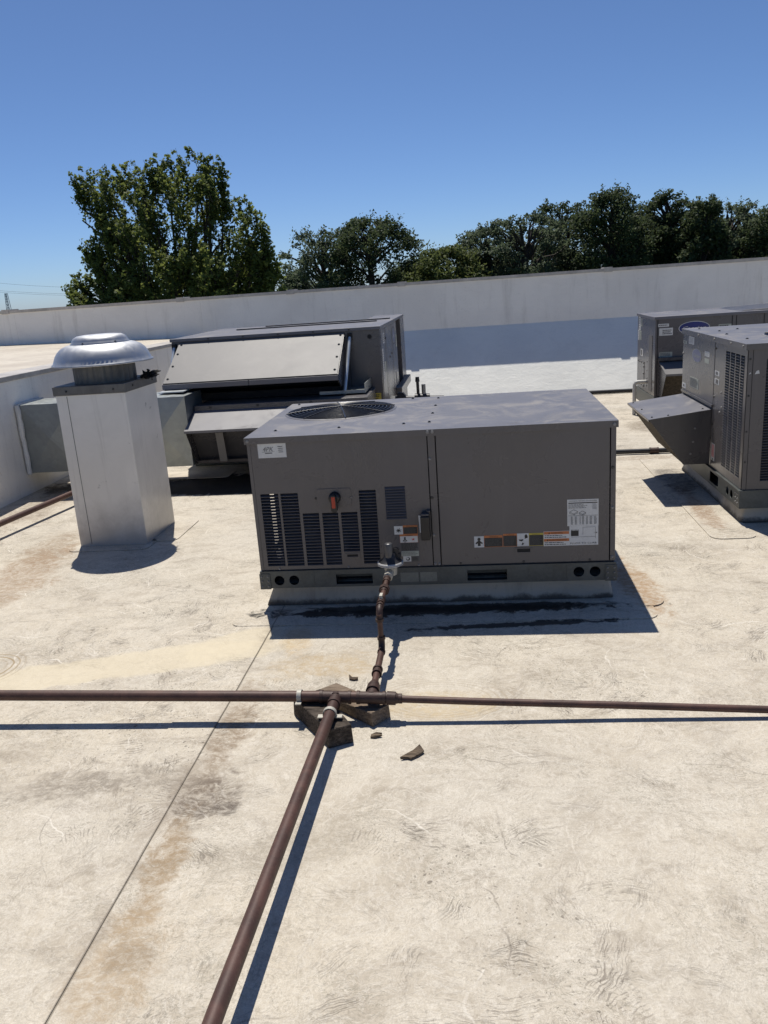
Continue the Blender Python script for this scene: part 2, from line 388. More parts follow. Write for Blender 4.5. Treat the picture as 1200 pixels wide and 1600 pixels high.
def chimney_paint():
    k = NB('off white painted sheet')
    a = k.noise(2.0, 5, 0.6, 0.7)
    zz = k.xyz(k.co())[2]
    v = k.noise(1.0, 5, 0.7, 0.3, k.map(None, (11, 11, 0.7)))
    col = k.mix(k.ss(a, 0.3, 0.7), (0.70, 0.68, 0.635), (0.80, 0.775, 0.725))
    foot_tone = k.m('MULTIPLY', k.ss(k.m('ADD', zz, k.m('MULTIPLY', k.m('SUBTRACT', k.noise(5, 5, 0.7), 0.5), 0.5)), 0.0, 0.42, 1, 0), 0.55)
    col = k.mix(foot_tone, col, (0.22, 0.205, 0.185))  # ragged darker tone towards the foot
    col = k.mix(k.m('MULTIPLY', k.ss(v, 0.56, 0.74), 0.25), col, (0.28, 0.26, 0.23))
    col = k.mix(k.ss(k.noise(9, 5, 0.7), 0.66, 0.74, 0, 0.5), col, (0.2, 0.19, 0.175))
    k.bump(k.noise(3.0, 2, 0.4), 0.12, 0.03)
    return k.out(col, 0.30, 0.1, 0.5)
MAT['chimney'] = chimney_paint()
def rust(name='brown primed steel pipe'):
    k = NB(name)
    a = k.noise(9, 6, 0.7, 0.5); f = k.noise(90, 4, 0.7)
    col = k.mix(k.ss(a, 0.35, 0.68), (0.060, 0.031, 0.024), (0.105, 0.052, 0.039))
    col = k.mix(k.ss(f, 0.58, 0.74, 0, 0.55), col, (0.17, 0.115, 0.085))
    col = k.mix(k.ss(k.noise(22, 5, 0.7), 0.62, 0.75, 0, 0.5), col, (0.035, 0.022, 0.02))
    k.bump(f, 0.2, 0.002)
    return k.out(col, 0.55, 0.1, 0.45)
MAT['pipe'] = rust()
MAT['fitting'] = plain('dark brown fitting', (0.052, 0.028, 0.022), 0.55, 0.1, 0.3, 20, 0.45, 0.25)
MAT['zinc'] = plain('zinc clamp', (0.44, 0.42, 0.36), 0.6, 0.15, 0.2)
MAT['alu'] = plain('cast aluminium', (0.46, 0.45, 0.43), 0.5, 0.15, 0.12, 20)
MAT['bright'] = plain('bright strut', (0.62, 0.65, 0.66), 0.35, 0.6)
MAT['valve_dark'] = plain('dark valve', (0.03, 0.03, 0.033), 0.45, 0.3)
MAT['pvc'] = plain('white drain pipe', (0.50, 0.49, 0.46), 0.5)
MAT['filter'] = plain('dirty air filter', (0.075, 0.062, 0.045), 0.9, 0, 0.5, 40, 0.2, 0.6)
def wood(name, c1, c2, c3, rot):
    k = NB(name)
    q = k.map(None, (7, 110, 110), (0, 0, rot))
    g = k.noise(1.0, 5, 0.65, 0.7, q); a = k.noise(14, 5, 0.7)
    col = k.mix(k.ss(g, 0.32, 0.66), c1, c2)
    col = k.mix(k.m('MULTIPLY', k.ss(a, 0.42, 0.68), 0.8), col, c3)
    k.bump(g, 0.8, 0.006)
    return k.out(col, 0.85, 0, 0.2)
MAT['wood_dark'] = wood('weathered black timber', (0.018, 0.014, 0.011), (0.13, 0.105, 0.085), (0.03, 0.024, 0.019), math.radians(55))
MAT['wood_pale'] = wood('weathered brown board', (0.10, 0.074, 0.052), (0.30, 0.235, 0.175), (0.17, 0.125, 0.09), math.radians(39))
MAT['wood_chip'] = wood('splintered chip', (0.045, 0.033, 0.024), (0.19, 0.145, 0.10), (0.09, 0.066, 0.048), math.radians(-25))
def leafm(name, c1, c2, c3, tr=0.35):
    k = NB(name)
    g = k.n('NewGeometry'); r = g.outputs['Random Per Island']
    a = k.noise(0.35, 3, 0.5)
    col = k.mix(k.ss(a, 0.35, 0.65), c1, c2)
    col = k.mix(k.ss(r, 0.6, 1.0), col, c3)
    col = k.mix(k.m('MULTIPLY', k.ss(r, 0.4, 0.0), 0.6), col, tuple(x * 0.55 for x in c1))
    k.out(col, 0.6, 0, 0.18)
    tl = k.n('BsdfTranslucent'); k.set(tl.inputs[0], k.mix(0.5, col, tuple(x * 1.1 for x in c3)))
    mx = k.n('MixShader'); mx.inputs[0].default_value = tr
    k.t.links.new(k.b.outputs[0], mx.inputs[1]); k.t.links.new(tl.outputs[0], mx.inputs[2])
    k.t.links.new(mx.outputs[0], k.t.nodes['Material Output'].inputs[0])
    return k.mat
MAT['leaf_a'] = leafm('green maple leaves', (0.084, 0.122, 0.042), (0.118, 0.158, 0.046), (0.205, 0.232, 0.060), 0.5)
MAT['leaf_b'] = leafm('dark far leaves', (0.052, 0.078, 0.040), (0.072, 0.100, 0.046), (0.098, 0.122, 0.054), 0.42)
MAT['leaf_c'] = leafm('grey green feathery leaves', (0.088, 0.120, 0.072), (0.110, 0.142, 0.084), (0.140, 0.170, 0.100), 0.44)
MAT['leaf_d'] = leafm('yellow green leaves', (0.078, 0.108, 0.036), (0.100, 0.130, 0.044), (0.140, 0.160, 0.054), 0.44)
MAT['bark'] = plain('dark bark', (0.045, 0.036, 0.028), 0.9, 0, 0.3, 4)
MAT['grass'] = plain('far grass', (0.06, 0.085, 0.03), 0.9, 0, 0.3, 0.05)
MAT['concrete'] = plain('outer wall concrete', (0.36, 0.35, 0.32), 0.85, 0, 0.1, 1.0)
MAT['coping'] = plain('coping metal', (0.46, 0.425, 0.38), 0.5, 0.15, 0.25, 3)
MAT['steel'] = plain('tower steel', (0.16, 0.19, 0.23), 0.6, 0.3)

# ------------------------------------------------------------------ mesh helper
class MB:
    def __init__(s): s.v = []; s.f = []; s.mi = []; s.sm = []
    def add(s, verts, faces, m=0, smooth=False):
        o = len(s.v)
        s.v.extend([tuple(p) for p in verts])
        for f in faces: s.f.append([i + o for i in f]); s.mi.append(m); s.sm.append(smooth)
        return s
    def box(s, x0, x1, y0, y1, z0, z1, m=0):
        V = [(x, y, z) for z in (z0, z1) for y in (y0, y1) for x in (x0, x1)]
        return s.add(V, [(0, 2, 3, 1), (4, 5, 7, 6), (0, 1, 5, 4), (2, 6, 7, 3), (1, 3, 7, 5), (0, 4, 6, 2)], m)
    def hexa(s, bottom, top, m=0):
        n = len(bottom)
        F = [tuple(reversed(range(n))), tuple(range(n, 2 * n))] + [(i, (i + 1) % n, n + (i + 1) % n, n + i) for i in range(n)]
        return s.add(list(bottom) + list(top), F, m)
    def prism(s, poly, o, X, Y, t, m=0):
        """poly (2D, counter-clockwise seen from X x Y) at o, extruded by t along -N"""
        o, X, Y = Vector(o), Vector(X), Vector(Y); N = X.cross(Y)
        a = [o + X * p[0] + Y * p[1] for p in poly]; b = [p - N * t for p in a]
        return s.hexa([tuple(p) for p in b], [tuple(p) for p in a], m)
    def plate(s, outer, holes, o, X, Y, t, m=0):
        o, X, Y = Vector(o), Vector(X), Vector(Y); N = X.cross(Y)
        loops = [outer] + holes
        flat = [p for l in loops for p in l]
        tri = tessellate_polygon([[Vector((p[0], p[1], 0)) for p in l] for l in loops])
        a = [o + X * p[0] + Y * p[1] for p in flat]; b = [p - N * t for p in a]
        n = len(flat); F = []
        for tr in tri:
            p, q, r = (Vector(flat[i]) for i in tr)
            if (q - p).cross(r - p) < 0: tr = (tr[0], tr[2], tr[1])
            F.append(tuple(tr)); F.append((tr[0] + n, tr[2] + n, tr[1] + n))
        k = 0
        for li, l in enumerate(loops):
            ar = sum(l[i][0] * l[(i + 1) % len(l)][1] - l[(i + 1) % len(l)][0] * l[i][1] for i in range(len(l)))
            for i in range(len(l)):
                i0, i1 = k + i, k + (i + 1) % len(l)
                if (ar > 0) != (li == 0): i0, i1 = i1, i0
                F.append((i1, i0, i0 + n, i1 + n))
            k += len(l)
        return s.add(a + b, F, m)
    def cyl(s, p0, p1, r0, r1=None, n=16, m=0, caps=True, smooth=True):
        p0, p1 = Vector(p0), Vector(p1); r1 = r0 if r1 is None else r1
        d = (p1 - p0).normalized()
        a = d.orthogonal().normalized(); b = d.cross(a)
        ring = lambda c, r: [c + (a * math.cos(2 * math.pi * i / n) + b * math.sin(2 * math.pi * i / n)) * r for i in range(n)]
        V = ring(p0, r0) + ring(p1, r1)
        s.add(V, [(i, (i + 1) % n, n + (i + 1) % n, n + i) for i in range(n)], m, smooth)
        if caps: s.add(V, [tuple(reversed(range(n))), tuple(range(n, 2 * n))], m)
        return s
    def tube(s, pts, r, n=10, m=0, caps=True):
        P = [Vector(p) for p in pts]; R = r if isinstance(r, (list, tuple)) else [r] * len(P)
        V = []; up = None
        for i, p in enumerate(P):
            d = ((P[min(i + 1, len(P) - 1)] - p).normalized() + (p - P[max(i - 1, 0)]).normalized()).normalized()
            if up is None: up = d.orthogonal().normalized()
            up = (up - d * up.dot(d)).normalized(); b = d.cross(up)
            V += [p + (up * math.cos(2 * math.pi * j / n) + b * math.sin(2 * math.pi * j / n)) * R[i] for j in range(n)]
        F = [(i * n + j, i * n + (j + 1) % n, (i + 1) * n + (j + 1) % n, (i + 1) * n + j) for i in range(len(P) - 1) for j in range(n)]
        s.add(V, F, m, True)
        if caps: s.add(V, [tuple(reversed(range(n))), tuple(range((len(P) - 1) * n, len(P) * n))], m)
        return s
    def lathe(s, prof, c, n=40, m=0, X=(1, 0, 0), Y=(0, 1, 0), sweep=2 * math.pi):
        c, X, Y = Vector(c), Vector(X), Vector(Y); Z = X.cross(Y)
        V = []
        for r, z in prof:
            V += [c + (X * math.cos(sweep * i / n) + Y * math.sin(sweep * i / n)) * r + Z * z for i in range(n)]
        F = [(a * n + i, a * n + (i + 1) % n, (a + 1) * n + (i + 1) % n, (a + 1) * n + i) for a in range(len(prof) - 1) for i in range(n)]
        return s.add(V, F, m, True)
    def text(s, body, size, o, X, Y, m=0, width=None, shear=0.0, align='LEFT'):
        cu = bpy.data.curves.new('t', 'FONT'); cu.body = body; cu.size = 1.0; cu.shear = shear; cu.align_x = align; cu.resolution_u = 2
        ob = bpy.data.objects.new('t', cu); COL.objects.link(ob)
        dg = bpy.context.evaluated_depsgraph_get()
        me = bpy.data.meshes.new_from_object(ob.evaluated_get(dg))
        vs = [v.co.copy() for v in me.vertices]; fs = [tuple(p.vertices) for p in me.polygons]
        bpy.data.objects.remove(ob); bpy.data.curves.remove(cu); bpy.data.meshes.remove(me)
        if not vs: return s
        o, X, Y = Vector(o), Vector(X), Vector(Y)
        x0 = min(v.x for v in vs); x1 = max(v.x for v in vs)
        sx = (width / (x1 - x0)) if width else size
        if align == 'LEFT': off = -x0
        else: off = -(x0 + x1) / 2
        return s.add([o + X * (v.x + off) * sx + Y * v.y * size for v in vs], fs, m)

def obj(name, mb, mats, parent=None, loc=None, bevel=0.0, seg=2):
    """link one mesh object; its vertices are given in scene coordinates"""
    if not isinstance(mats, (list, tuple)): mats = [mats]
    org = Vector(loc) if loc is not None else (Vector(parent['_o']) if parent else Vector((0, 0, 0)))
    me = bpy.data.meshes.new(name)
    me.from_pydata([(p[0] - org.x, p[1] - org.y, p[2] - org.z) for p in mb.v], [], mb.f)
    for mt in mats: me.materials.append(MAT[mt] if isinstance(mt, str) else mt)
    me.polygons.foreach_set('material_index', mb.mi)
    me.polygons.foreach_set('use_smooth', mb.sm)
    if bevel:
        bm = bmesh.new(); bm.from_mesh(me)
        bmesh.ops.remove_doubles(bm, verts=bm.verts, dist=1e-5)
        ed = [e for e in bm.edges if len(e.link_faces) == 2 and e.calc_face_angle(0) > 0.6]
        bmesh.ops.bevel(bm, geom=ed, offset=bevel, segments=seg, profile=0.5, affect='EDGES', clamp_overlap=True)
        bm.to_mesh(me); bm.free()
    me.update()
    o = bpy.data.objects.new(name, me)
    COL.objects.link(o)
    if parent: o.parent = parent
    else: o.location = org
    o['_o'] = tuple(org)
    return o
def tag(o, label, cat, group=None, kind=None):
    o['label'] = label; o['category'] = cat
    if group: o['group'] = group
    if kind: o['kind'] = kind
    return o
def thing(name, loc, label, cat, group=None):
    o = bpy.data.objects.new(name, None); COL.objects.link(o)
    o.location = loc; o.empty_display_size = 0.2; o['_o'] = tuple(loc)
    return tag(o, label, cat, group)
def struct(name, mb, mats, **k):
    o = obj(name, mb, mats, **k); o['kind'] = 'structure'; return o

FX, FZ = Vector((1, 0, 0)), Vector((0, 0, 1))             # a face looking at -y
LX = Vector((0, -1, 0))                                   # a face looking at -x
RX = Vector((0, 1, 0))                                    # a face looking at +x
rect = lambda a, b, c, d: [(a, b), (c, b), (c, d), (a, d)]
circ = lambda x, y, r, n=20, ry=None: [(x + r * math.cos(2 * math.pi * i / n), y + (ry or r) * math.sin(2 * math.pi * i / n)) for i in range(n)]

_screw = {}
def screw(parent, pos, N, mat='screw', r=0.006):
    key = (mat, tuple(round(c) for c in N), r)
    if key not in _screw:
        mb = MB(); N = Vector(N)
        mb.cyl((0, 0, 0), N * 0.003, r * 1.4, r * 1.25, 12); mb.cyl(N * 0.003, N * 0.007, r * 0.85, r * 0.8, 6, smooth=False)
        me = bpy.data.meshes.new('screw'); me.from_pydata([tuple(v) for v in mb.v], [], mb.f)
        me.materials.append(MAT[mat]); _screw[key] = me
    o = bpy.data.objects.new('screw', _screw[key]); COL.objects.link(o)
    o.parent = parent
    o.location = Vector(pos) - Vector(parent['_o'])
    return o

class Sticker:
    """a printed label: a thin plate with layers of ink; coordinates are metres on its face"""
    MM = ['white', 'ink', 'orange', 'ink_grey', 'white_old', 'ink_red', 'pink', 'blue', 'yellow', 'blue_old']
    def __init__(s, o, X, Y): s.mb = MB(); s.o, s.X, s.Y = Vector(o), Vector(X), Vector(Y); s.N = s.X.cross(s.Y)
    def P(s, x, y, l): return s.o + s.X * x + s.Y * y + s.N * l
    def plate(s, x0, y0, x1, y1, m='white', l=0.0012):
        s.mb.prism(rect(x0, y0, x1, y1), s.o + s.N * l, s.X, s.Y, l + 0.0005, s.MM.index(m)); return s
    def poly(s, pts, m='ink', l=0.0018): s.mb.add([s.P(x, y, l) for x, y in pts], [tuple(range(len(pts)))], s.MM.index(m)); return s
    def r(s, x0, y0, x1, y1, m='ink', l=0.0016): return s.poly(rect(x0, y0, x1, y1), m, l)
    def ell(s, x, y, rx, ry, m='ink', l=0.0018, n=24): return s.poly(circ(x, y, rx, n, ry), m, l)
    def text(s, body, x, y, h, m='ink', width=None, l=0.0021, shear=0.0): s.mb.text(body, h, s.P(x, y, l), s.X, s.Y, s.MM.index(m), width, shear); return s
    def print(s, x0, y0, x1, y1, rows, m='ink', seed=1, l=0.0019, fill=0.55):
        """rows of print too small to read"""
        rd = random.Random(seed); dh = (y1 - y0) / rows
        for i in range(rows):
            x = x0; yy = y0 + dh * (i + 0.5 - fill / 2); end = x1 - rd.random() * (x1 - x0) * 0.25
            while x < end:
                ww = min((x1 - x0) * (0.05 + 0.12 * rd.random()), end - x)
                s.r(x, yy, x + ww, yy + dh * fill, m, l); x += ww + (x1 - x0) * 0.025
        return s
    def build(s, parent, name='label_plate', label=None):
        o = obj(name, s.mb, s.MM, parent)
        if label: o['label'] = label
        return o

def louver(parent, o, X, Y, x0, x1, y0, y1, n, mat='slat', depth=0.016, open_=0.5, name='louver_grille'):
    """n tilted slats across an opening"""
    mb = MB(); o, X, Y = Vector(o), Vector(X), Vector(Y); N = X.cross(Y)
    p = (y1 - y0) / n
    for i in range(n):
        b = y0 + p * i
        pr = [(0.003, b), (0.003, b + p * 0.16), (-depth, b + p * (0.16 + open_)), (-depth, b + p * open_)]
        a = [o + X * x0 + N * q[0] + Y * q[1] for q in pr]; c = [o + X * x1 + N * q[0] + Y * q[1] for q in pr]
        mb.hexa(a, c)
    return obj(name, mb, mat, parent)

def fan_set(parent, c, R, topm='wire'):
    """wire guard with rings and spokes, blades and motor under it"""
    c = Vector(c); mb = MB()
    for i in range(13):
        r = R * (0.16 + 0.84 * i / 12); zz = 0.006 + 0.020 * (1 - (r / R) ** 2)
        pts = [c + Vector((r * math.cos(a), r * math.sin(a), zz)) for a in [2 * math.pi * j / 56 for j in range(57)]]
        mb.tube(pts, 0.0028, 5, caps=False)
    for j in range(8):
        a = 2 * math.pi * (j + 0.3) / 8
        mb.tube([c + Vector((R * t * math.cos(a), R * t * math.sin(a), 0.009 + 0.020 * (1 - t * t))) for t in (0.0, 0.3, 0.6, 0.85, 1.02)], 0.0038, 5)
    g = obj('fan_guard', mb, topm, parent)
    fm = MB()
    for j in range(4):
        a0 = 2 * math.pi * j / 4 + 0.4
        V = []
        for t in range(7):
            r = R * (0.22 + 0.70 * t / 6)
            for sd in (-1, 1):
                a = a0 + sd * (0.36 - 0.06 * t / 6) + 0.25 * t / 6
                V.append(c + Vector((r * math.cos(a), r * math.sin(a), -0.085 + sd * 0.035)))
        fm.add(V, [(2 * t, 2 * t + 1, 2 * t + 3, 2 * t + 2) for t in range(6)], 0, True)
    fb = obj('fan_blade_set', fm, 'fan', parent)
    mm = MB(); mm.lathe([(0.0, 0.0), (R * 0.16, -0.002), (R * 0.19, -0.014), (R * 0.19, -0.15), (0, -0.16)], c + Vector((0, 0, -0.012)), 28)
    obj('fan_motor', mm, 'motor', parent)

# ------------------------------------------------------------------ the roof, walls and surroundings
def grid_sheet(x0, x1, y0, y1, z, nx, ny):
    mb = MB(); V = [(x0 + (x1 - x0) * i / nx, y0 + (y1 - y0) * j / ny, z) for j in range(ny + 1) for i in range(nx + 1)]
    mb.add(V, [(j * (nx + 1) + i, j * (nx + 1) + i + 1, (j + 1) * (nx + 1) + i + 1, (j + 1) * (nx + 1) + i) for j in range(ny) for i in range(nx)])
    return mb
WV, SZ, SV = 12.60, 0.975, 11.65                       # wall face, slope top, slope foot
struct('roof', grid_sheet(-4.26, 16, -6, SV + 0.02, 0, 1, 1), 'roof')
lap = MB(); lap.box(-1.30, -1.105, -6, 11.6, -0.004, 0.003)
struct('roof_lap', lap, 'roof')
sl = MB(); sl.hexa([(-4.3, SV, -0.02), (16, SV, -0.02), (16, WV + 0.02, -0.02), (-4.3, WV + 0.02, -0.02)], [(-4.3, SV, 0.0), (16, SV, 0.0), (16, WV + 0.02, SZ + 0.02), (-4.3, WV + 0.02, SZ + 0.02)])
struct('roof_slope', sl, 'slope')
up = MB(); up.hexa([(-16, -6, 0.9), (-4.5, -6, 0.9), (-4.5, WV, 0.9), (-16, WV, 0.9)], [(-16, -6, 1.26), (-4.5, -6, 1.10), (-4.5, WV, 1.085), (-16, WV, 1.33)])
struct('upper_roof', up, 'upper')
struct('ground', (lambda m: m.add([(3000 * math.cos(a), 3000 * math.sin(a), -5.0) for a in [2 * math.pi * i / 48 for i in range(48)]], [tuple(range(48))]))(MB()), 'grass')

pw = thing('parapet_wall', (3, WV, -5), 'tall grey white parapet wall running along the far side of the roof', 'wall')
m = MB(); m.box(-16.2, 16.2, WV, WV + 0.25, -5, 1.66); obj('wall_face', m, 'wall', pw)
m = MB()
jx = [-16.2, -11.6, -7.47, -2.79 - 1.76, -2.79, -1.07, 1.98, 5.6, 9.2, 12.8, 16.2]
for a, b in zip(jx[:-1], jx[1:]): m.box(a + 0.006, b - 0.006, WV - 0.02, WV + 0.28, 1.645, 1.69)
for a in jx[1:-1]: m.box(a - 0.06, a + 0.06, WV - 0.028, WV + 0.285, 1.636, 1.706)
obj('coping', m, 'coping', pw)
for x in (-7.40, -4.3, -2.2, -0.19, 1.75, 4.2):
    m = MB(); m.box(x - 0.06, x + 0.06, WV - 0.004, WV + 0.001, SZ, 1.645); obj('membrane_seam', m, 'wall', pw)
lw = thing('low_wall', (-4.4, 4, 0), 'low pale wall along the left side of the roof below the raised roof', 'wall')
m = MB(); m.hexa([(-4.52, -6, 0), (-4.24, -6, 0), (-4.24, WV - 0.3, 0), (-4.52, WV - 0.3, 0)], [(-4.52, -6, 1.13), (-4.24, -6, 1.13), (-4.24, WV - 0.3, 1.04), (-4.52, WV - 0.3, 1.04)]); obj('wall_face', m, 'wall', lw)
m = MB(); m.hexa([(-4.55, -6, 1.13), (-4.225, -6, 1.13), (-4.225, WV - 0.3, 1.04), (-4.55, WV - 0.3, 1.04)], [(-4.55, -6, 1.19), (-4.225, -6, 1.19), (-4.225, WV - 0.3, 1.085), (-4.55, WV - 0.3, 1.085)]); obj('coping', m, 'coping', lw, bevel=0.006)
for x in (-2.4, -0.22, 0.95, 3.1, 5.3):
    n_ = Vector((0, -(SZ + 0.02), WV + 0.02 - SV)).normalized() * 0.0015; a_, b_ = Vector((x, SV, 0)), Vector((x, WV - 0.01, (SZ + 0.02) * (WV - 0.01 - SV) / (WV + 0.02 - SV))); dx = Vector((0.12, 0, 0))
    m = MB(); m.hexa([a_ - n_, a_ + dx - n_, b_ + dx - n_, b_ - n_], [a_ + n_, a_ + dx + n_, b_ + dx + n_, b_ + n_]); struct('slope_lap', m, 'slope')
ow = MB(); ow.box(-16, 16, -6.2, -6.0, -5, -0.01); ow.box(16.0, 16.2, -6.2, WV, -5, 0.4)
ow.box(-16.2, -16, -6.2, WV, -5, 1.2)
tag(obj('outer_wall', ow, 'concrete'), 'plain concrete outer wall carrying the roof edge', 'wall')

# membrane patches round the curbs (stuck to the roof)
def patch(x0, x1, y0, y1, z=0.004, r=0.08, mat='patch', c=(1, 1, 1, 1)):
    pts = []
    for (cx, cy, a0, k) in ((x1 - r, y1 - r, 0, c[0]), (x0 + r, y1 - r, 90, c[1]), (x0 + r, y0 + r, 180, c[2]), (x1 - r, y0 + r, 270, c[3])):
        for i in range(7):
            a = math.radians(a0 + 15 * i); pts.append((cx + r * math.cos(a), cy + r * math.sin(a)))
    m = MB(); m.prism(pts, (0, 0, z), (1, 0, 0), (0, 1, 0), 0.004)
    return struct('roof_patch', m, mat)
patch(-1.34, 0.86, 3.80, 5.5, 0.0055, 0.06, 'roof')
patch(0.62, 0.93, 3.95, 4.60, 0.0075, 0.09, 'roof')
patch(1.44, 1.72, 5.0, 7.4, 0.0055, 0.07, 'roof')
patch(-2.41, -2.20, 5.35, 5.90, 0.0055, 0.06, 'roof')
patch(-2.95, -2.35, 5.16, 5.4, 0.0055, 0.06, 'roof')
patch(-3.25, -2.40, 7.30, 7.62, 0.012, 0.05, 'upper')

# ------------------------------------------------------------------ the front air conditioning unit
U0, V0, Z0 = -1.207, 4.038, 0.1247
L, W, H = 1.889, 1.18, 0.838
UNITS = 'rooftop air conditioning units'
def front_unit():
    T = thing('rooftop_air_conditioner', (U0 + L / 2, V0 + W / 2, 0), 'large grey brown unit in the middle with louvers and a red switch on its front', 'air conditioner', UNITS)
    f = lambda x, y, d=0.0: (U0 + x, V0 - d, Z0 + y)       # a point of the front face
    fo = Vector((U0, V0, Z0))
    m = MB(); m.hexa([(U0 + 0.0, V0 + 0.03, 0), (U0 + L - 0.0, V0 + 0.03, 0), (U0 + L, V0 + W, 0), (U0, V0 + W, 0)], [(U0 + 0.055, V0 + 0.055, 0.13), (U0 + L - 0.02, V0 + 0.055, 0.13), (U0 + L - 0.02, V0 + W - 0.05, 0.13), (U0 + 0.055, V0 + W - 0.05, 0.13)])
    obj('roof_curb', m, 'flash', T, bevel=0.012)
    # base rail with lifting holes and fork slots
    holes = [circ(0.101, 0.044, 0.028), circ(0.183, 0.044, 0.028), rect(0.416, 0.014, 0.615, 0.071), rect(1.123, 0.016, 1.332, 0.074), circ(1.703, 0.049, 0.028), circ(1.786, 0.049, 0.028)]
    m = MB(); m.plate(rect(-0.004, 0, L + 0.004, 0.094), holes, fo + Vector((0, -0.010, 0)), FX, FZ, 0.004)
    m.box(U0 - 0.004, U0 + L + 0.004, V0 - 0.010, V0 + 0.03, Z0 + 0.094, Z0 + 0.098)
    m.box(U0 - 0.004, U0, V0 - 0.006, V0 + W, Z0, Z0 + 0.094); m.box(U0 + L, U0 + L + 0.004, V0 - 0.006, V0 + W, Z0, Z0 + 0.094)
    m.box(U0, U0 + L, V0 + W - 0.004, V0 + W, Z0, Z0 + 0.094); m.box(U0, U0 + L, V0 - 0.006, V0 + W, Z0 - 0.001, Z0 + 0.003)
    rail = obj('base_rail', m, 'rail', T)
    for a, b in ((0.416, 0.615), (1.123, 1.332)):
        m = MB(); m.hexa([(U0 + a, V0 + 0.012, Z0 + 0.050), (U0 + b, V0 + 0.012, Z0 + 0.050), (U0 + b, V0 + 0.10, Z0 + 0.036), (U0 + a, V0 + 0.10, Z0 + 0.036)], [(U0 + a, V0 - 0.004, Z0 + 0.077), (U0 + b, V0 - 0.004, Z0 + 0.077), (U0 + b, V0 + 0.10, Z0 + 0.076), (U0 + a, V0 + 0.10, Z0 + 0.076)]); m.box(U0 + a, U0 + b, V0 + 0.10, V0 + 0.11, Z0 + 0.004, Z0 + 0.076, 1); obj('fork_pocket', m, ['rail', 'black'], rail)
    m = MB(); m.box(U0 + 0.004, U0 + L - 0.004, V0 + 0.14, V0 + 0.15, Z0 + 0.004, Z0 + 0.093); obj('rail_darkness', m, 'black', rail)  # black sheet stands for the darkness inside the empty rail
    for x in (-0.008, L - 0.052):
        m = MB(); m.box(U0 + x, U0 + x + 0.060, V0 - 0.014, V0 - 0.0101, Z0 - 0.004, Z0 + 0.086); br = obj('corner_bracket', m, 'rail', rail, bevel=0.0015)
        for dx in (0.013, 0.047):
            for y in (0.014, 0.043, 0.070): screw(br, f(x + dx, y, 0.014), (0, -1, 0), 'screw', 0.0038)
    for a, b in ((0.767, 0.863), (0.873, 0.962)):
        m = MB(); m.box(U0 + a, U0 + b, V0 - 0.0115, V0 - 0.0101, Z0 + 0.018, Z0 + 0.071); obj('zinc_patch', m, 'rail_light', rail)
    for x in (0.293, 0.70, 1.02, 1.445, 1.575, 1.64):
        m = MB(); m.box(U0 + x, U0 + x + 0.003, V0 - 0.0125, V0 - 0.0101, Z0 + 0.012, Z0 + 0.088); obj('rail_rib', m, 'rail', rail)
    # cabinet shell: back, side walls, floor, partition
    B, TOP = 0.104, H - 0.030
    m = MB(); m.box(U0 + 0.004, U0 + L - 0.004, V0 + W - 0.006, V0 + W, Z0 + B, Z0 + TOP)
    m.box(U0 + L - 0.006, U0 + L - 0.002, V0 + 0.02, V0 + W - 0.008, Z0 + B, Z0 + TOP)
    m.box(U0 + 0.004, U0 + L - 0.004, V0 + 0.006, V0 + W - 0.008, Z0 + 0.099, Z0 + 0.103)
    m.box(U0 + 0.95, U0 + 0.954, V0 + 0.02, V0 + W - 0.008, Z0 + B, Z0 + TOP)
    obj('cabinet_shell', m, 'cab', T)
    m = MB(); m.plate([(-W + 0.01, B), (-0.010, B), (-0.010, TOP), (-W + 0.01, TOP)], [[(-0.43, B + 0.03), (-0.325, B + 0.03), (-0.325, 0.56), (-0.43, 0.56)]], (U0 + 0.003, V0, Z0), LX, FZ, 0.004)
    side = obj('side_panel', m, 'cab', T)
    # coil and dark plenum behind the front grilles
    m = MB(); m.box(U0 + 0.150, U0 + 0.70, V0 + 0.030, V0 + 0.050, Z0 + B, Z0 + 0.60); m.box(U0 + 0.150, U0 + 0.170, V0 + 0.05, V0 + 1.12, Z0 + B, Z0 + 0.60)
    m.box(U0 + 0.01, U0 + 0.15, V0 + 0.52, V0 + 0.53, Z0 + B, Z0 + 0.60)
    obj('condenser_coil', m, 'void', T)
    # front panels
    cols = [(0.045, 0.142, 0.124, 0.531), (0.154, 0.248, 0.123, 0.531), (0.264, 0.352, 0.122, 0.417), (0.369, 0.455, 0.122, 0.416), (0.470, 0.558, 0.195, 0.416), (0.574, 0.664, 0.124, 0.532)]
    hl = [rect(a, c, b, d) for a, b, c, d in cols] + [rect(0.712, 0.368, 0.818, 0.546)]
    m = MB(); m.plate(rect(0.020, B, 0.944, TOP), hl, fo, FX, FZ, 0.003)
    lp = obj('louvered_panel', m, 'cab', T)
    for a, b, c, d in cols: louver(lp, fo, FX, FZ, a + 0.0005, b - 0.0005, c, d, int(round((d - c) / 0.0172)), 'slat', 0.013, 0.42)
    louver(lp, fo + Vector((0, -0.002, 0)), FX, FZ, 0.712, 0.818, 0.368, 0.546, 12, 'slat', 0.008, 0.85, 'vent_louver')
    m = MB(); m.box(U0 + 0.71, U0 + 0.82, V0 + 0.012, V0 + 0.014, Z0 + 0.36, Z0 + 0.55); obj('vent_backing', m, 'slat', lp)
    m = MB(); m.prism(rect(0.020, B, 0.036, TOP), fo + Vector((0, 0.002, 0)), FX, FZ, 0.02); m.box(U0 + 0.002, U0 + 0.019, V0 - 0.0015, V0 + 0.02, Z0 + B, Z0 + TOP)
    obj('corner_post', m, 'cab', T)
    m = MB(); m.box(U0 + 0.949, U0 + 0.986, V0 - 0.0015, V0 + 0.02, Z0 + B, Z0 + TOP)
    post = obj('centre_post', m, 'cab', T, bevel=0.002)
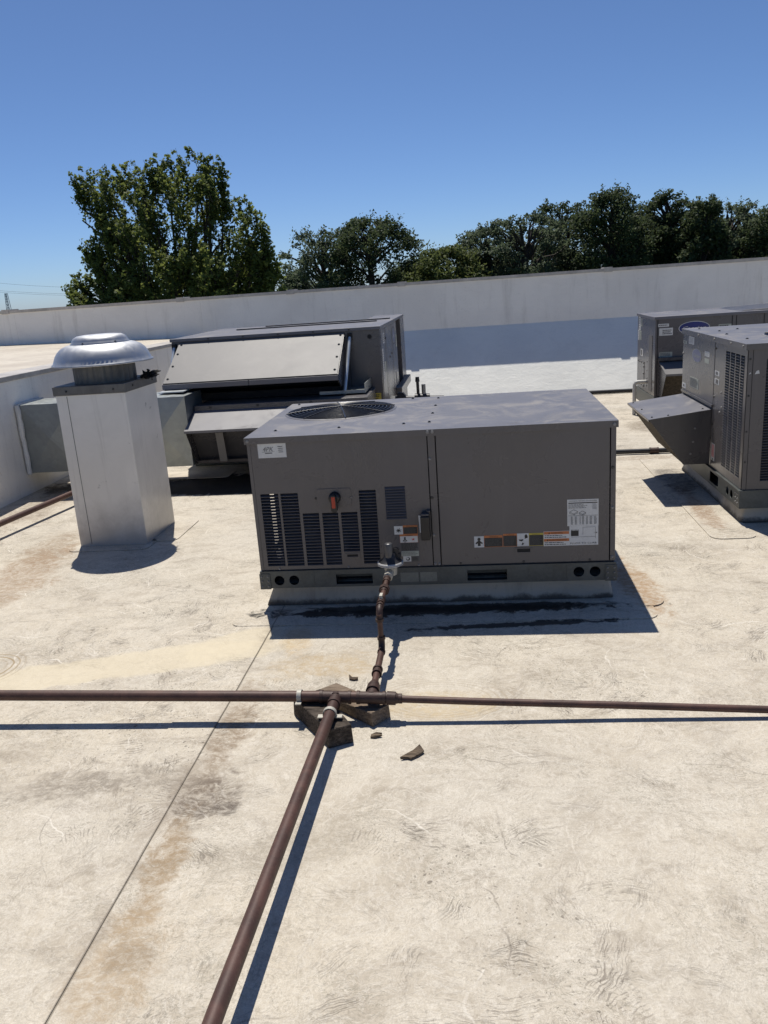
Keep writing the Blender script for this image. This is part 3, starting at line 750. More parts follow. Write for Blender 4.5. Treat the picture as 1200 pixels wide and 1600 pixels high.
    m = MB(); m.box(U0 + 0.991, U0 + 1.857, V0 - 0.003, V0 + 0.018, Z0 + B, Z0 + TOP)
    rp = obj('access_panel', m, 'cab', T, bevel=0.003)
    m = MB(); m.box(U0 + 1.862, U0 + L - 0.001, V0 - 0.002, V0 + 0.02, Z0 + B, Z0 + TOP); cp = obj('corner_post', m, 'cab', T, bevel=0.002)
    m = MB(); m.box(U0 + 0.93, U0 + 1.88, V0 + 0.0205, V0 + 0.022, Z0 + B, Z0 + TOP); obj('shell_backing', m, 'black', T)
    for y, mt in ((0.685, 'screw'), (0.477, 'screw_dark'), (0.274, 'screw'), (0.113, 'screw')): screw(post, f(0.9565, y, 0.0015), (0, -1, 0), mt)
    screw(post, f(0.978, 0.113, 0.0015), (0, -1, 0))
    for y, mt in ((0.60, 'screw_dark'), (0.39, 'screw'), (0.125, 'screw')): screw(cp, f(1.872, y, 0.002), (0, -1, 0), mt)
    for x in (0.107, 0.487, 0.868): screw(lp, f(x, 0.109, 0), (0, -1, 0), 'screw', 0.005)
    for x in (1.09, 1.42, 1.76): screw(rp, f(x, 0.112, 0.003), (0, -1, 0), 'screw_dark', 0.005)
    # disconnect switch
    m = MB(); pts = []
    for cx, cy, a0 in ((0.520, 0.534, 0), (0.362, 0.534, 90), (0.362, 0.464, 180), (0.520, 0.464, 270)):
        pts += [(cx + 0.014 * math.cos(math.radians(a0 + 18 * i)), cy + 0.014 * math.sin(math.radians(a0 + 18 * i))) for i in range(6)]
    m.prism(pts, fo + Vector((0, -0.0035, 0)), FX, FZ, 0.0032); sw = obj('switch_plate', m, 'cab', lp, bevel=0.001)
    for x in (0.343, 0.531): screw(sw, f(x, 0.497, 0.0035 if 0.35 < x < 0.53 else 0.0005), (0, -1, 0), 'screw_dark' if x < 0.4 else 'screw', 0.005)
    m = MB(); m.lathe([(0.0, 0.030), (0.026, 0.030), (0.030, 0.026), (0.032, 0.0)], fo + Vector((0.446, -0.0035, 0.500)), 28, 0, FX, FZ); kb = obj('rotary_knob', m, 'plastic_black', sw)
    m = MB(); pp = [(0.446 + 0.014 * math.cos(a), 0.500 + 0.012 + 0.014 * math.sin(a)) for a in [math.radians(10 + 16 * i) for i in range(11)]] + [(0.446 - 0.017 + 0.017 * (1 - math.cos(a)), 0.447 - 0.017 * math.sin(a)) for a in [math.radians(18 * i) for i in range(11)]]
    m.prism(pp, fo + Vector((0, -0.058, 0)), FX, FZ, 0.030); hd = obj('switch_handle', m, 'plastic_black', kb, bevel=0.003)
    m = MB(); m.prism(rect(0.4365, 0.455, 0.4555, 0.516), fo + Vector((0, -0.0595, 0)), FX, FZ, 0.004); obj('handle_inset', m, 'red', hd, bevel=0.001)
    # hand slots
    for par, a, b, c, d, dd in ((lp, 0.474, 0.160, 0.556, 0.187, 0.0), (rp, 1.376, 0.158, 1.467, 0.191, 0.003)):
        m = MB(); m.plate(rect(a, c - 0.0 if False else b, c if False else c, d) if False else rect(a, b, c, d), [rect(a + 0.012, b + 0.007, c - 0.012, d - 0.007)], fo + Vector((0, -dd - 0.003, 0)), FX, FZ, 0.003)
        h_ = obj('hand_slot', m, 'cab', par, bevel=0.0008)
        m = MB(); m.prism(rect(a + 0.011, b + 0.006, c - 0.011, d - 0.006), fo + Vector((0, -dd - 0.0008, 0)), FX, FZ, 0.0007); obj('slot_recess', m, 'black', h_)
    # black junction box on the post
    m = MB(); m.box(U0 + 0.893, U0 + 0.940, V0 - 0.058, V0 - 0.001, Z0 + 0.262, Z0 + 0.392); bx = obj('junction_box', m, 'plastic_black', lp, bevel=0.005)
    m = MB(); m.box(U0 + 0.897, U0 + 0.938, V0 - 0.050, V0 - 0.004, Z0 + 0.392, Z0 + 0.404); m.box(U0 + 0.926, U0 + 0.944, V0 - 0.025, V0 - 0.004, Z0 + 0.404, Z0 + 0.415); obj('box_lid', m, 'slat', bx, bevel=0.002)
    m = MB(); m.hexa([f(0.884, 0.290, 0.002), f(0.8915, 0.292, 0.004), f(0.8915, 0.385, 0.004), f(0.880, 0.385, 0.002)], [f(0.884, 0.290, 0.004), f(0.8915, 0.292, 0.012), f(0.8915, 0.385, 0.012), f(0.880, 0.385, 0.004)]); obj('paper_tag', m, 'white', bx)
    # lid with the fan opening
    fc = (U0 + 0.385, V0 + 0.775); R = 0.325
    m = MB(); m.plate([(U0 - 0.008, V0 - 0.010), (U0 + L + 0.008, V0 - 0.010), (U0 + L + 0.008, V0 + W + 0.008), (U0 - 0.008, V0 + W + 0.008)], [circ(fc[0], fc[1], R, 64)], (0, 0, Z0 + H), (1, 0, 0), (0, 1, 0), 0.003)
    lid = obj('lid', m, 'cab_top', T)
    m = MB(); z0, z1 = Z0 + H - 0.034, Z0 + H - 0.0001
    m.box(U0 - 0.0082, U0 + L + 0.0082, V0 - 0.0102, V0 - 0.007, z0, z1); m.box(U0 - 0.0082, U0 + L + 0.0082, V0 + W + 0.005, V0 + W + 0.0082, z0, z1)
    m.box(U0 - 0.0082, U0 - 0.005, V0 - 0.007, V0 + W + 0.005, z0, z1); m.box(U0 + L + 0.005, U0 + L + 0.0082, V0 - 0.007, V0 + W + 0.005, z0, z1)
    obj('lid_flange', m, 'cab', lid)
    m = MB(); m.lathe([(R + 0.014, 0.0005), (R + 0.008, 0.006), (R - 0.002, 0.006), (R - 0.006, -0.004), (R - 0.008, -0.09)], (fc[0], fc[1], Z0 + H), 64); obj('fan_ring', m, 'cab_top', lid)
    fan_set(T, (fc[0], fc[1], Z0 + H), R)
    for x, y in ((0.951, 0.209), (0.955, 0.501), (0.959, 0.787), (0.963, 1.101), (0.12, 0.172), (0.468, 0.173), (0.815, 0.194), (0.797, 1.137), (0.05, 1.13)): screw(lid, (U0 + x, V0 + y, Z0 + H), (0, 0, 1), 'screw_dark', 0.007)
    for x in (0.952, 0.976): screw(lid, f(x, H - 0.012, 0.0102), (0, -1, 0), 'screw', 0.007)
    for x in (0.010, L - 0.012): screw(lid, f(x, H - 0.018, 0.0102), (0, -1, 0), 'screw', 0.0065)
    # stickers
    s = Sticker(fo, FX, FZ)                                         # contractor sticker
    s.plate(0.059, 0.727, 0.210, 0.806)
    s.text('4PK', 0.086, 0.762, 0.034, 'ink_grey', 0.058, shear=0.3); s.r(0.080, 0.758, 0.148, 0.7595, 'ink_grey'); s.r(0.096, 0.750, 0.134, 0.754, 'ink')
    for i in range(4): s.r(0.166 + 0.001 * i, 0.784 - 0.0098 * i, 0.192 + (0.002 * (i % 2)), 0.787 - 0.0098 * i, 'ink')
    s.build(lp, 'contractor_sticker')
    def star(s, cx, cy, r, m='ink', n=7, seed=2):
        rd = random.Random(seed); P = []
        for i in range(n * 2):
            a = math.pi * i / n + 0.3; rr = r * (0.35 if i % 2 else 0.8 + 0.3 * rd.random()); P.append((cx + rr * math.cos(a), cy + rr * math.sin(a) * 0.8))
        for i in range(len(P)): s.poly([(cx, cy), P[i], P[(i + 1) % len(P)]], m)
    s = Sticker(fo, FX, FZ)
    s.plate(0.748, 0.283, 0.794, 0.329); star(s, 0.771, 0.305, 0.019)
    s.plate(0.795, 0.283, 0.872, 0.332, 'orange'); s.r(0.7965, 0.285, 0.8705, 0.322, 'ink'); s.text('WARNING', 0.813, 0.3245, 0.0065, 'ink', 0.040); s.print(0.800, 0.288, 0.868, 0.319, 6, 'ink_grey', 5, 0.0024, 0.32)
    s.build(lp, 'warning_label')
    s = Sticker(fo, FX, FZ)
    s.plate(0.775, 0.236, 0.8715, 0.2825, 'orange'); s.r(0.7765, 0.237, 0.870, 0.272, 'white'); s.text('WARNING', 0.803, 0.274, 0.0065, 'ink', 0.040)
    star(s, 0.846, 0.254, 0.013, 'ink_red', 5, 4); s.ell(0.802, 0.262, 0.0055, 0.0055); s.poly([(0.789, 0.246), (0.800, 0.257), (0.804, 0.257), (0.815, 0.246), (0.811, 0.243), (0.802, 0.250), (0.793, 0.243)])
    s.r(0.797, 0.239, 0.807, 0.244)
    s.build(lp, 'warning_label')
    s = Sticker(fo, FX, FZ); s.plate(0.777, 0.189, 0.873, 0.2355, 'ink_grey'); s.print(0.781, 0.192, 0.870, 0.233, 7, 'ink', 9); s.plate(0.779, 0.160, 0.872, 0.1885, 'white_old'); s.print(0.783, 0.163, 0.868, 0.186, 3, 'ink_grey', 10, fill=0.3)
    s.plate(0.786, 0.130, 0.829, 0.1595); s.ell(0.812, 0.145, 0.011, 0.010, 'ink'); s.ell(0.810, 0.147, 0.007, 0.006, 'white', 0.0022); s.plate(0.831, 0.131, 0.874, 0.158, 'ink_grey'); s.print(0.834, 0.134, 0.871, 0.155, 4, 'ink', 12)
    s.build(lp, 'rating_label')
    fr = Sticker(fo + Vector((0, -0.003, 0)), FX, FZ)
    s = fr
    s.plate(1.166, 0.198, 1.217, 0.259); s.ell(1.1915, 0.243, 0.008, 0.0085); s.poly([(1.172, 0.222), (1.187, 0.235), (1.196, 0.235), (1.211, 0.222), (1.207, 0.216), (1.198, 0.222), (1.185, 0.222), (1.176, 0.216)]); s.r(1.184, 0.206, 1.199, 0.2225)
    s.plate(1.218, 0.198, 1.313, 0.262, 'orange'); s.r(1.2195, 0.200, 1.3115, 0.249, 'ink'); s.text('WARNING', 1.246, 0.2515, 0.0085, 'ink', 0.045); s.print(1.223, 0.204, 1.308, 0.246, 7, 'ink_grey', 21, 0.0024, 0.32)
    s.build(rp, 'warning_label')
    s = Sticker(fo + Vector((0, -0.003, 0)), FX, FZ)
    s.plate(1.3165, 0.198, 1.388, 0.268, 'orange'); s.r(1.318, 0.200, 1.3865, 0.2575, 'ink'); s.text('WARNING', 1.332, 0.2595, 0.0065, 'ink', 0.040); s.print(1.321, 0.203, 1.384, 0.255, 8, 'ink_grey', 22, 0.0024, 0.32)
    s.plate(1.389, 0.198, 1.449, 0.2675)
    s.ell(1.435, 0.252, 0.0075, 0.010); s.poly([(1.396, 0.236), (1.405, 0.234), (1.420, 0.236), (1.420, 0.230), (1.412, 0.224), (1.400, 0.228)]); s.poly([(1.411, 0.205), (1.419, 0.205), (1.424, 0.213), (1.416, 0.218)]); s.poly([(1.428, 0.238), (1.444, 0.244), (1.444, 0.251), (1.428, 0.244)])
    s.plate(1.450, 0.198, 1.5235, 0.267, 'yellow'); s.r(1.4515, 0.200, 1.522, 0.257, 'ink'); s.text('CAUTION', 1.467, 0.259, 0.0065, 'ink', 0.038); s.print(1.455, 0.203, 1.519, 0.255, 8, 'ink_grey', 23, 0.0024, 0.32)
    s.build(rp, 'warning_label')
    s = Sticker(fo + Vector((0, -0.003, 0)), FX, FZ)
    s.plate(1.525, 0.194, 1.656, 0.274); s.r(1.5265, 0.257, 1.6545, 0.2725, 'orange'); s.text('WARNING', 1.562, 0.2603, 0.0115, 'ink', 0.060); s.poly([(1.549, 0.260), (1.558, 0.260), (1.5535, 0.270)])
    s.r(1.5265, 0.2185, 1.6545, 0.2335, 'orange'); s.text('AVERTISSEMENT', 1.553, 0.2215, 0.0110, 'ink', 0.092); s.poly([(1.541, 0.2215), (1.549, 0.2215), (1.545, 0.231)])
    s.print(1.530, 0.236, 1.640, 0.2555, 2, 'ink', 31, fill=0.4); s.print(1.530, 0.197, 1.640, 0.217, 2, 'ink', 32, fill=0.4)
    s.build(rp, 'warning_label')
    s = Sticker(fo + Vector((0, -0.003, 0)), FX, FZ)
    s.plate(1.646, 0.2985, 1.803, 0.440); s.text('CAUTION: NOTICE TO RIGGERS', 1.654, 0.4285, 0.0085, 'ink', 0.140); s.r(1.652, 0.4185, 1.797, 0.4235, 'ink')
    s.print(1.652, 0.392, 1.750, 0.416, 4, 'ink', 41, fill=0.35); s.print(1.772, 0.385, 1.797, 0.416, 5, 'ink', 42, fill=0.3)
    for cx, cy, k in ((1.678, 0.374, 1.0), (1.722, 0.368, 0.8)):
        for (a, b) in (((-20, 0), (0, 12)), ((0, 12), (20, 2)), ((20, 2), (2, -11)), ((2, -11), (-20, 0)), ((-20, 0), (-20, -8)), ((2, -11), (2, -16)), ((20, 2), (20, -6)), ((-20, -8), (2, -16)), ((2, -16), (20, -6))):
            ax, ay, bx_, by_ = cx + a[0] * 0.001 * k, cy + a[1] * 0.001 * k, cx + b[0] * 0.001 * k, cy + b[1] * 0.001 * k
            d = Vector((bx_ - ax, by_ - ay)).normalized() * 0.0008; s.poly([(ax + d.y, ay - d.x), (bx_ + d.y, by_ - d.x), (bx_ - d.y, by_ + d.x), (ax - d.y, ay + d.x)])
    for i, (a, b) in enumerate(((1.664, 1.676), (1.684, 1.696), (1.708, 1.714), (1.720, 1.732), (1.740, 1.752), (1.758, 1.772), (1.780, 1.795))): s.print(a, 0.306, b, 0.350, 9, 'ink', 50 + i, fill=0.45)
    s.r(1.650, 0.353, 1.799, 0.3545, 'ink')
    s.build(rp, 'rigging_label')
    s = Sticker(fo + Vector((0, -0.003, 0)), FX, FZ)
    s.plate(1.6565, 0.194, 1.802, 0.298); s.text('FLUSH TO CURB', 1.661, 0.2005, 0.0135, 'ink', 0.132)
    s.r(1.664, 0.244, 1.703, 0.273, 'ink')
    for i in range(6): s.r(1.665 + i * 0.0068, 0.273, 1.668 + i * 0.0068, 0.279, 'ink')
    for a, b, c, d in ((1.724, 0.290, 1.788, 0.2915), (1.724, 0.250, 1.7255, 0.2915), (1.7865, 0.230, 1.788, 0.2915), (1.664, 0.238, 1.790, 0.2395), (1.780, 0.2595, 1.799, 0.2605)): s.r(a, b, c, d, 'ink_grey')
    s.poly([(1.790, 0.2555), (1.798, 0.260), (1.790, 0.2645)], 'ink')
    s.build(rp, 'curb_label')
    return T
front_unit()

# ------------------------------------------------------------------ generic hood (rain hood with recessed filter), opening towards its front
def hood(parent, o, X, D, w, top, proj, lip, bot, side_in, name='air_hood', topmat='cab_top', filt='filter'):
    """o on the wall at the hood's lower-left corner; X along the wall, D away from it. top/lip/bot: heights of wall edge, front lip, bottom"""
    o, X, D = Vector(o), Vector(X), Vector(D); Z = Vector((0, 0, 1))
    P = lambda x, d, z: o + X * x + D * d + Z * z
    def slab(mb, pts, n, t, m=0):
        mb.hexa([p - n * t for p in pts], pts, m)
    mb = MB()
    n = (P(0, 0, top) - P(0, proj, lip)).cross(X).normalized()
    if n.z < 0: n = -n
    A = [P(-0.006, 0, top), P(w + 0.006, 0, top), P(w + 0.006, proj + 0.01, lip), P(-0.006, proj + 0.01, lip)]
    mb.hexa([a - Vector((0, 0, 0.004)) for a in A], A)
    B = [P(-0.006, proj + 0.006, lip - 0.022), P(w + 0.006, proj + 0.006, lip - 0.022), P(w + 0.006, proj + 0.010, lip - 0.022), P(-0.006, proj + 0.010, lip - 0.022)]
    mb.hexa(B, [b + Vector((0, 0, 0.0178)) for b in B])
    h = obj(name, mb, topmat, parent)
    for x in (0, w - 0.003):
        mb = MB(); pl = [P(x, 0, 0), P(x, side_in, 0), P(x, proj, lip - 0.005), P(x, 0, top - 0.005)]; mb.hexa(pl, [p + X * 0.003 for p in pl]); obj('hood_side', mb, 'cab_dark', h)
    mb = MB(); pl = [P(0.004, 0.02, 0.012), P(w - 0.004, 0.02, 0.012), P(w - 0.004, proj * 0.55, lip - 0.03), P(0.004, proj * 0.55, lip - 0.03)]
    mb.hexa([p - Vector((0, 0, 0.012)) for p in pl], pl); obj('air_filter', mb, filt, h)
    mb = MB(); pl = [P(0.004, side_in - 0.02, 0.0), P(w - 0.004, side_in - 0.02, 0.0), P(w - 0.004, side_in - 0.002, 0.03), P(0.004, side_in - 0.002, 0.03)]
    mb.hexa([p - D * 0.003 for p in pl], pl); obj('hood_lip', mb, 'cab', h)
    return h

# ------------------------------------------------------------------ rear unit with the big slanted hood
def rear_unit():
    x0, x1, y0, y1, zb, zt = -2.985, -0.907, 7.85, 9.55, 0.22, 1.304
    T = thing('rooftop_air_conditioner', ((x0 + x1) / 2, (y0 + y1) / 2, 0), 'grey unit with a big slanted hood standing behind the white chimney', 'air conditioner', UNITS)
    m = MB(); m.box(x0 + 0.05, x1 - 0.05, y0 + 0.06, y1 + 0.7, 0, 0.13); obj('roof_curb', m, 'rail', T, bevel=0.01)
    m = MB(); m.box(x0 - 0.004, x1 + 0.004, y0 - 0.004, y1 + 1.03, 0.13, zb - 0.003); obj('base_rail', m, 'rail', T, bevel=0.003)
    m = MB(); m.box(x0, x1, y0, y1, zb, zt - 0.03); body = obj('cabinet_body', m, 'cab', T, bevel=0.003)
    for a in (-1.215,):
        m = MB(); m.box(a, a + 0.004, y0 - 0.002, y0 - 0.0002, zb + 0.01, zt - 0.04); obj('panel_joint', m, 'black', body)
    m = MB(); m.box(x0 - 0.012, x1 + 0.012, y0 - 0.014, y1 + 0.01, zt - 0.03, zt); lid = obj('lid', m, 'cab_top', T, bevel=0.003)
    for x in (-2.6, -2.25, -1.9, -1.55, -1.2): screw(lid, (x, y0 - 0.014, zt - 0.014), (0, -1, 0), 'screw_dark', 0.008)
    for (a, b, ya, yb) in ((-2.62, -1.05, 8.9, 8.94), (-2.4, -0.95, 9.34, 9.39)):
        m = MB(); m.box(a, b, ya, yb, zt + 0.0005, zt + 0.014); obj('lid_seam', m, 'cab_dark', lid, bevel=0.003)
    # right hand side panels
    for k, (ya, yb) in enumerate(((7.90, 8.25), (8.27, 8.35), (8.37, 8.95), (8.97, 9.30), (9.32, 9.52))):
        m = MB(); m.box(x1 + 0.0002, x1 + 0.004 + 0.001 * (k % 2), ya, yb, zb + 0.02, zt - 0.045); obj('side_panel', m, 'cab', T, bevel=0.002)
    m = MB(); m.box(x1 - 0.35, x1 - 0.05, y1 + 0.0005, y1 + 0.50, zb, zt - 0.04); obj('coil_recess', m, 'black', T)
    m = MB(); m.box(x1 - 0.36, x1 + 0.006, y1 + 0.501, y1 + 1.02, zb, zt - 0.03); obj('end_post', m, 'cab', T, bevel=0.003)
    m = MB(); m.box(x1 - 0.36, x1 + 0.01, y1 + 0.011, y1 + 1.03, zt - 0.029, zt - 0.001); obj('rear_lid', m, 'cab_top', T, bevel=0.003)
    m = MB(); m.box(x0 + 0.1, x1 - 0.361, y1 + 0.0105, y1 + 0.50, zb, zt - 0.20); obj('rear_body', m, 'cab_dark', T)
    m = MB(); m.box(x1 + 0.006, x1 + 0.07, y1 - 0.45, y1 + 0.88, 0.46, 0.55); obj('hose_tray', m, 'cab', T, bevel=0.004)
    s = Sticker((x1 + 0.005, 7.85, 0), RX, FZ)
    s.plate(0.22, 1.12, 0.36, 1.22); s.print(0.24, 1.13, 0.35, 1.21, 4, 'ink_grey', 3); s.build(T, 'paper_sticker')
    s = Sticker((x1 + 0.005, 7.85, 0), RX, FZ); s.plate(0.10, 0.76, 0.18, 1.08); s.print(0.11, 0.78, 0.17, 1.06, 12, 'ink_grey', 4, fill=0.3); s.build(T, 'paper_sticker')
    for a in ((0.26, 0.84, 0.36, 0.94, 'white_old'), (1.30, 0.60, 1.40, 0.72, 'ink_grey'), (1.55, 0.98, 1.64, 1.12, 'white_old')):
        s = Sticker((x1 + 0.005, 7.85, 0), RX, FZ); s.plate(*a); s.build(T, 'paper_sticker')
    s = Sticker((x1 + 0.005, 9.14, 1.13), RX, FZ); s.ell(0, 0, 0.16, 0.10, 'ink_grey', 0.0012); s.ell(0, 0, 0.135, 0.082, 'white_old', 0.0017); s.ell(0, 0, 0.125, 0.074, 'blue_old', 0.0022); s.text('Carrier', -0.10, -0.022, 0.060, 'white', 0.20, 0.0027, 0.35); s.build(T, 'oval_emblem')
    for y, z in ((8.65, 0.94), (8.85, 0.96), (8.3, 1.16)): screw(T, (x1 + 0.006, y, z), (1, 0, 0), 'screw_dark', 0.01)
    # the big slanted hood
    hx0, hx1 = -2.900, -1.250
    yl, zl, ztop = 7.27, 0.935, 1.268
    m = MB()
    A = [(hx0, yl, zl), (hx1, yl, zl), (hx1, y0 - 0.001, ztop), (hx0, y0 - 0.001, ztop)]
    m.hexa([(p[0], p[1], p[2] - 0.006) for p in A], A)
    hd = obj('slanted_hood', m, 'cab_hood', T)
    for xs in ((hx0 - 0.004, hx0 + 0.006), (hx1 - 0.006, hx1 + 0.004)):
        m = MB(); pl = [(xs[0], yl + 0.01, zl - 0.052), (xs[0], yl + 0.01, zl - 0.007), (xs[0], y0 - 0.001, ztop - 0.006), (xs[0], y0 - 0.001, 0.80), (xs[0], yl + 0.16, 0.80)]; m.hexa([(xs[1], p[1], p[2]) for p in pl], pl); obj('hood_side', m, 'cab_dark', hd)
    m = MB(); m.box(hx0 - 0.006, -2.08, yl - 0.016, yl - 0.002, zl - 0.058, zl - 0.012); m.box(-2.076, hx1 + 0.006, yl - 0.016, yl - 0.002, zl - 0.058, zl - 0.012)
    obj('hood_gutter', m, 'cab_top', hd, bevel=0.003)
    m = MB(); m.box(hx0 + 0.01, hx1 - 0.01, y0 - 0.30, y0 - 0.002, 0.725, 0.79); m.box(hx0 + 0.01, hx1 - 0.01, y0 - 0.05, y0 - 0.003, 0.791, 1.18); obj('hood_throat', m, 'black', hd)
    nrm = Vector((0, -(ztop - zl), y0 - yl)).normalized()
    for x in (hx0 + 0.03, hx1 - 0.03):
        for t in (0.1, 0.4, 0.7, 0.93): 
            o = screw(hd, (x, yl + (y0 - yl) * t, zl + (ztop - zl) * t + 0.001), (0, 0, 1), 'screw_dark', 0.009)
    # bright strut with hinge, and the tray it stands on
    for xx, vis in ((-1.195, 1), (-2.955, 0)):
        m = MB(); m.tube([(xx, y0 - 0.02, 1.215), (xx - 0.03 * vis, y0 - 0.42, 0.715)], 0.017, 8); st = obj('strut', m, 'bright', T)
        m = MB(); m.box(xx - 0.022, xx + 0.022, y0 - 0.03, y0 - 0.001, 1.185, 1.255); obj('hinge', m, 'black', st, bevel=0.003)
    m = MB(); m.box(-1.45, -1.02, y0 - 0.46, y0 - 0.001, 0.735, 0.742); m.box(-1.45, -1.02, y0 - 0.464, y0 - 0.4605, 0.735, 0.765); m.box(-1.026, -1.0205, y0 - 0.46, y0 - 0.001, 0.7425, 0.82); obj('sheet_tray', m, 'galv', T)
    m = MB(); m.box(-2.90, -2.66, y0 - 0.72, y0 - 0.40, 0.862, 0.870); obj('lit_strip', m, 'bright', T)  # bright plate standing in for the sunlit top of the duct
    # lower hood
    hood(T, (-2.60, 7.19, 0.20), FX, (0, -1, 0), 1.62, 0.475, 0.32, 0.345, 0, 0.12, 'lower_hood', 'cab_top', 'cab_dark')
    m = MB(); m.hexa([(-2.36, 7.03, 0.225), (-2.29, 7.03, 0.225), (-2.29, 7.02, 0.225), (-2.36, 7.02, 0.225)], [(-2.36, 6.985, 0.50), (-2.29, 6.985, 0.50), (-2.29, 6.975, 0.50), (-2.36, 6.975, 0.50)]); obj('hood_divider', m, 'cab_hood', T)
    m = MB(); m.box(-2.60, -0.98, 7.191, y0 - 0.001, 0.20, 0.72); obj('hood_box', m, 'cab', T, bevel=0.003)
    for x in (-2.45, -2.0, -1.5): screw(T, (x, 7.191, 0.70), (0, -1, 0), 'screw_dark', 0.01)
    s = Sticker((-1.05, y0, 0.595), FX, FZ); s.plate(0, 0, 0.12, 0.07, 'yellow'); s.print(0.01, 0.01, 0.11, 0.06, 3, 'ink', 6); s.build(T, 'yellow_label')
    m = MB(); m.cyl((-1.005, y0 - 0.0015, 1.21), (-1.005, y0, 1.21), 0.022, 0.022, 20); obj('knockout', m, 'black', T)
rear_unit()

# galvanised duct between the low wall and the rear unit
def duct():
    x0, x1, y0, y1, z0, z1 = -4.20, -2.612, 7.00, 7.46, 0.20, 0.84
    T = thing('air_duct', ((x0 + x1) / 2, 7.2, 0), 'square galvanised duct running from the low wall to the slanted hood unit', 'duct')
    m = MB(); n = 3
    for i in range(n):
        a = x0 + (x1 - x0) * i / n; b = x0 + (x1 - x0) * (i + 1) / n; c = ((a + b) / 2, y0 - 0.034, (z0 + z1) / 2)
        V = [(a, y0, z0), (b, y0, z0), (b, y0, z1), (a, y0, z1), c]; m.add(V, [(0, 1, 4), (1, 2, 4), (2, 3, 4), (3, 0, 4)])
        c = ((a + b) / 2, (y0 + y1) / 2, z1 + 0.012); V = [(a, y0, z1), (b, y0, z1), (b, y1, z1), (a, y1, z1), c]; m.add(V, [(0, 1, 4), (1, 2, 4), (2, 3, 4), (3, 0, 4)])
    m.add([(x0, y0, z0), (x1, y0, z0), (x1, y1, z0), (x0, y1, z0), (x0, y0, z1), (x1, y0, z1), (x1, y1, z1), (x0, y1, z1)], [(3, 2, 1, 0), (2, 3, 7, 6), (0, 4, 7, 3), (1, 2, 6, 5)])
    d = obj('duct_body', m, 'galv', T)
    for i in (1, 2):
        a = x0 + (x1 - x0) * i / n; m = MB(); m.box(a - 0.012, a + 0.012, y0 - 0.024, y0 - 0.001, z0 - 0.01, z1 + 0.02); m.box(a - 0.012, a + 0.012, y0 - 0.001, y1, z1 + 0.001, z1 + 0.02); obj('duct_joint', m, 'galv', T, bevel=0.003)
    m = MB()
    rd = random.Random(5); pts = []
    for i in range(12): pts.append((x0 - 0.012 + 0.008 * rd.random(), y0 - 0.014, z0 + (z1 - z0) * i / 11))
    m.tube(pts, [0.020 + 0.008 * rd.random() for _ in pts], 8); m.box(-4.238, x0 - 0.001, y0 + 0.002, y1, z0 - 0.02, z1 + 0.012); obj('sealant_bead', m, 'white', T)
duct()

# ------------------------------------------------------------------ chimney with spun cap
def chimney():
    x0, x1, y0, y1 = -2.898, -2.388, 5.280, 5.835
    T = thing('exhaust_chimney', ((x0 + x1) / 2, (y0 + y1) / 2, 0), 'square off white sheet metal chimney with a round spun metal fan cap', 'exhaust vent')
    m = MB(); m.hexa([(x0, y0, 0), (x1, y0, 0), (x1, y1, 0), (x0, y1, 0)], [(x0 + 0.012, y0, 1.10), (x1 + 0.004, y0, 1.10), (x1 + 0.004, y1, 1.10), (x0 + 0.012, y1, 1.10)])
    st = obj('stack', m, 'chimney', T, bevel=0.006)
    m = MB(); m.hexa([(x0 + 0.088, y0 - 0.002, 0.02), (x0 + 0.091, y0 - 0.002, 0.02), (x0 + 0.091, y0 + 0.01, 0.02), (x0 + 0.088, y0 + 0.01, 0.02)], [(x0 + 0.092, y0 - 0.002, 1.09), (x0 + 0.095, y0 - 0.002, 1.09), (x0 + 0.095, y0 + 0.01, 1.09), (x0 + 0.092, y0 + 0.01, 1.09)]); obj('sheet_joint', m, 'ink_grey', st)
    m = MB(); m.box(x0 + 0.002, x1 + 0.014, y0 - 0.012, y1 + 0.012, 1.096, 1.158); cl = obj('cap_flashing', m, 'neck', T, bevel=0.003)
    for p in ((x0 + 0.10, 1.125), (x1 - 0.07, 1.125)): screw(cl, (p[0], y0 - 0.012, p[1]), (0, -1, 0), 'screw_dark', 0.006)
    for y in (y0 + 0.12, y1 - 0.08): screw(cl, (x1 + 0.014, y, 1.13), (1, 0, 0), 'screw_dark', 0.007)
    c = (-2.632, 5.555, 0)
    m = MB(); n = 112; V = []
    prof = [(0.215, 1.158), (0.213, 1.30)]
    for z in (1.158, 1.31):
        for i in range(n):
            a = 2 * math.pi * i / n; r = 0.210 + 0.005 * (1 if (i // 2) % 2 else -1); V.append((c[0] + r * math.cos(a), c[1] + r * math.sin(a), z))
    m.add(V, [(i, (i + 1) % n, n + (i + 1) % n, n + i) for i in range(n)], 0, True); obj('neck', m, 'neck', T)
    m = MB(); pr = [(0.346, 1.284), (0.350, 1.288), (0.346, 1.295), (0.336, 1.302), (0.328, 1.325), (0.316, 1.352), (0.298, 1.378), (0.272, 1.401), (0.238, 1.417), (0.205, 1.424), (0.190, 1.426), (0.10, 1.427)]
    m.lathe(pr, c, 72); m.lathe([(0.346, 1.284), (0.330, 1.294), (0.10, 1.36)], c, 72); dm = obj('cap_dome', m, 'spun', T)
    m = MB(); m.lathe([(0.204, 1.420), (0.205, 1.427), (0.194, 1.434), (0.190, 1.448), (0.178, 1.466), (0.153, 1.478), (0.11, 1.483), (0.05, 1.485), (0.0001, 1.485)], c, 64); tp = obj('motor_cover', m, 'spun', dm)
    for a in (-100, -35, 60, 150): screw(tp, (c[0] + 0.200 * math.cos(math.radians(a)), c[1] + 0.200 * math.sin(math.radians(a)), 1.431), (0, 0, 1), 'screw_dark', 0.006)
    return T
chimney()
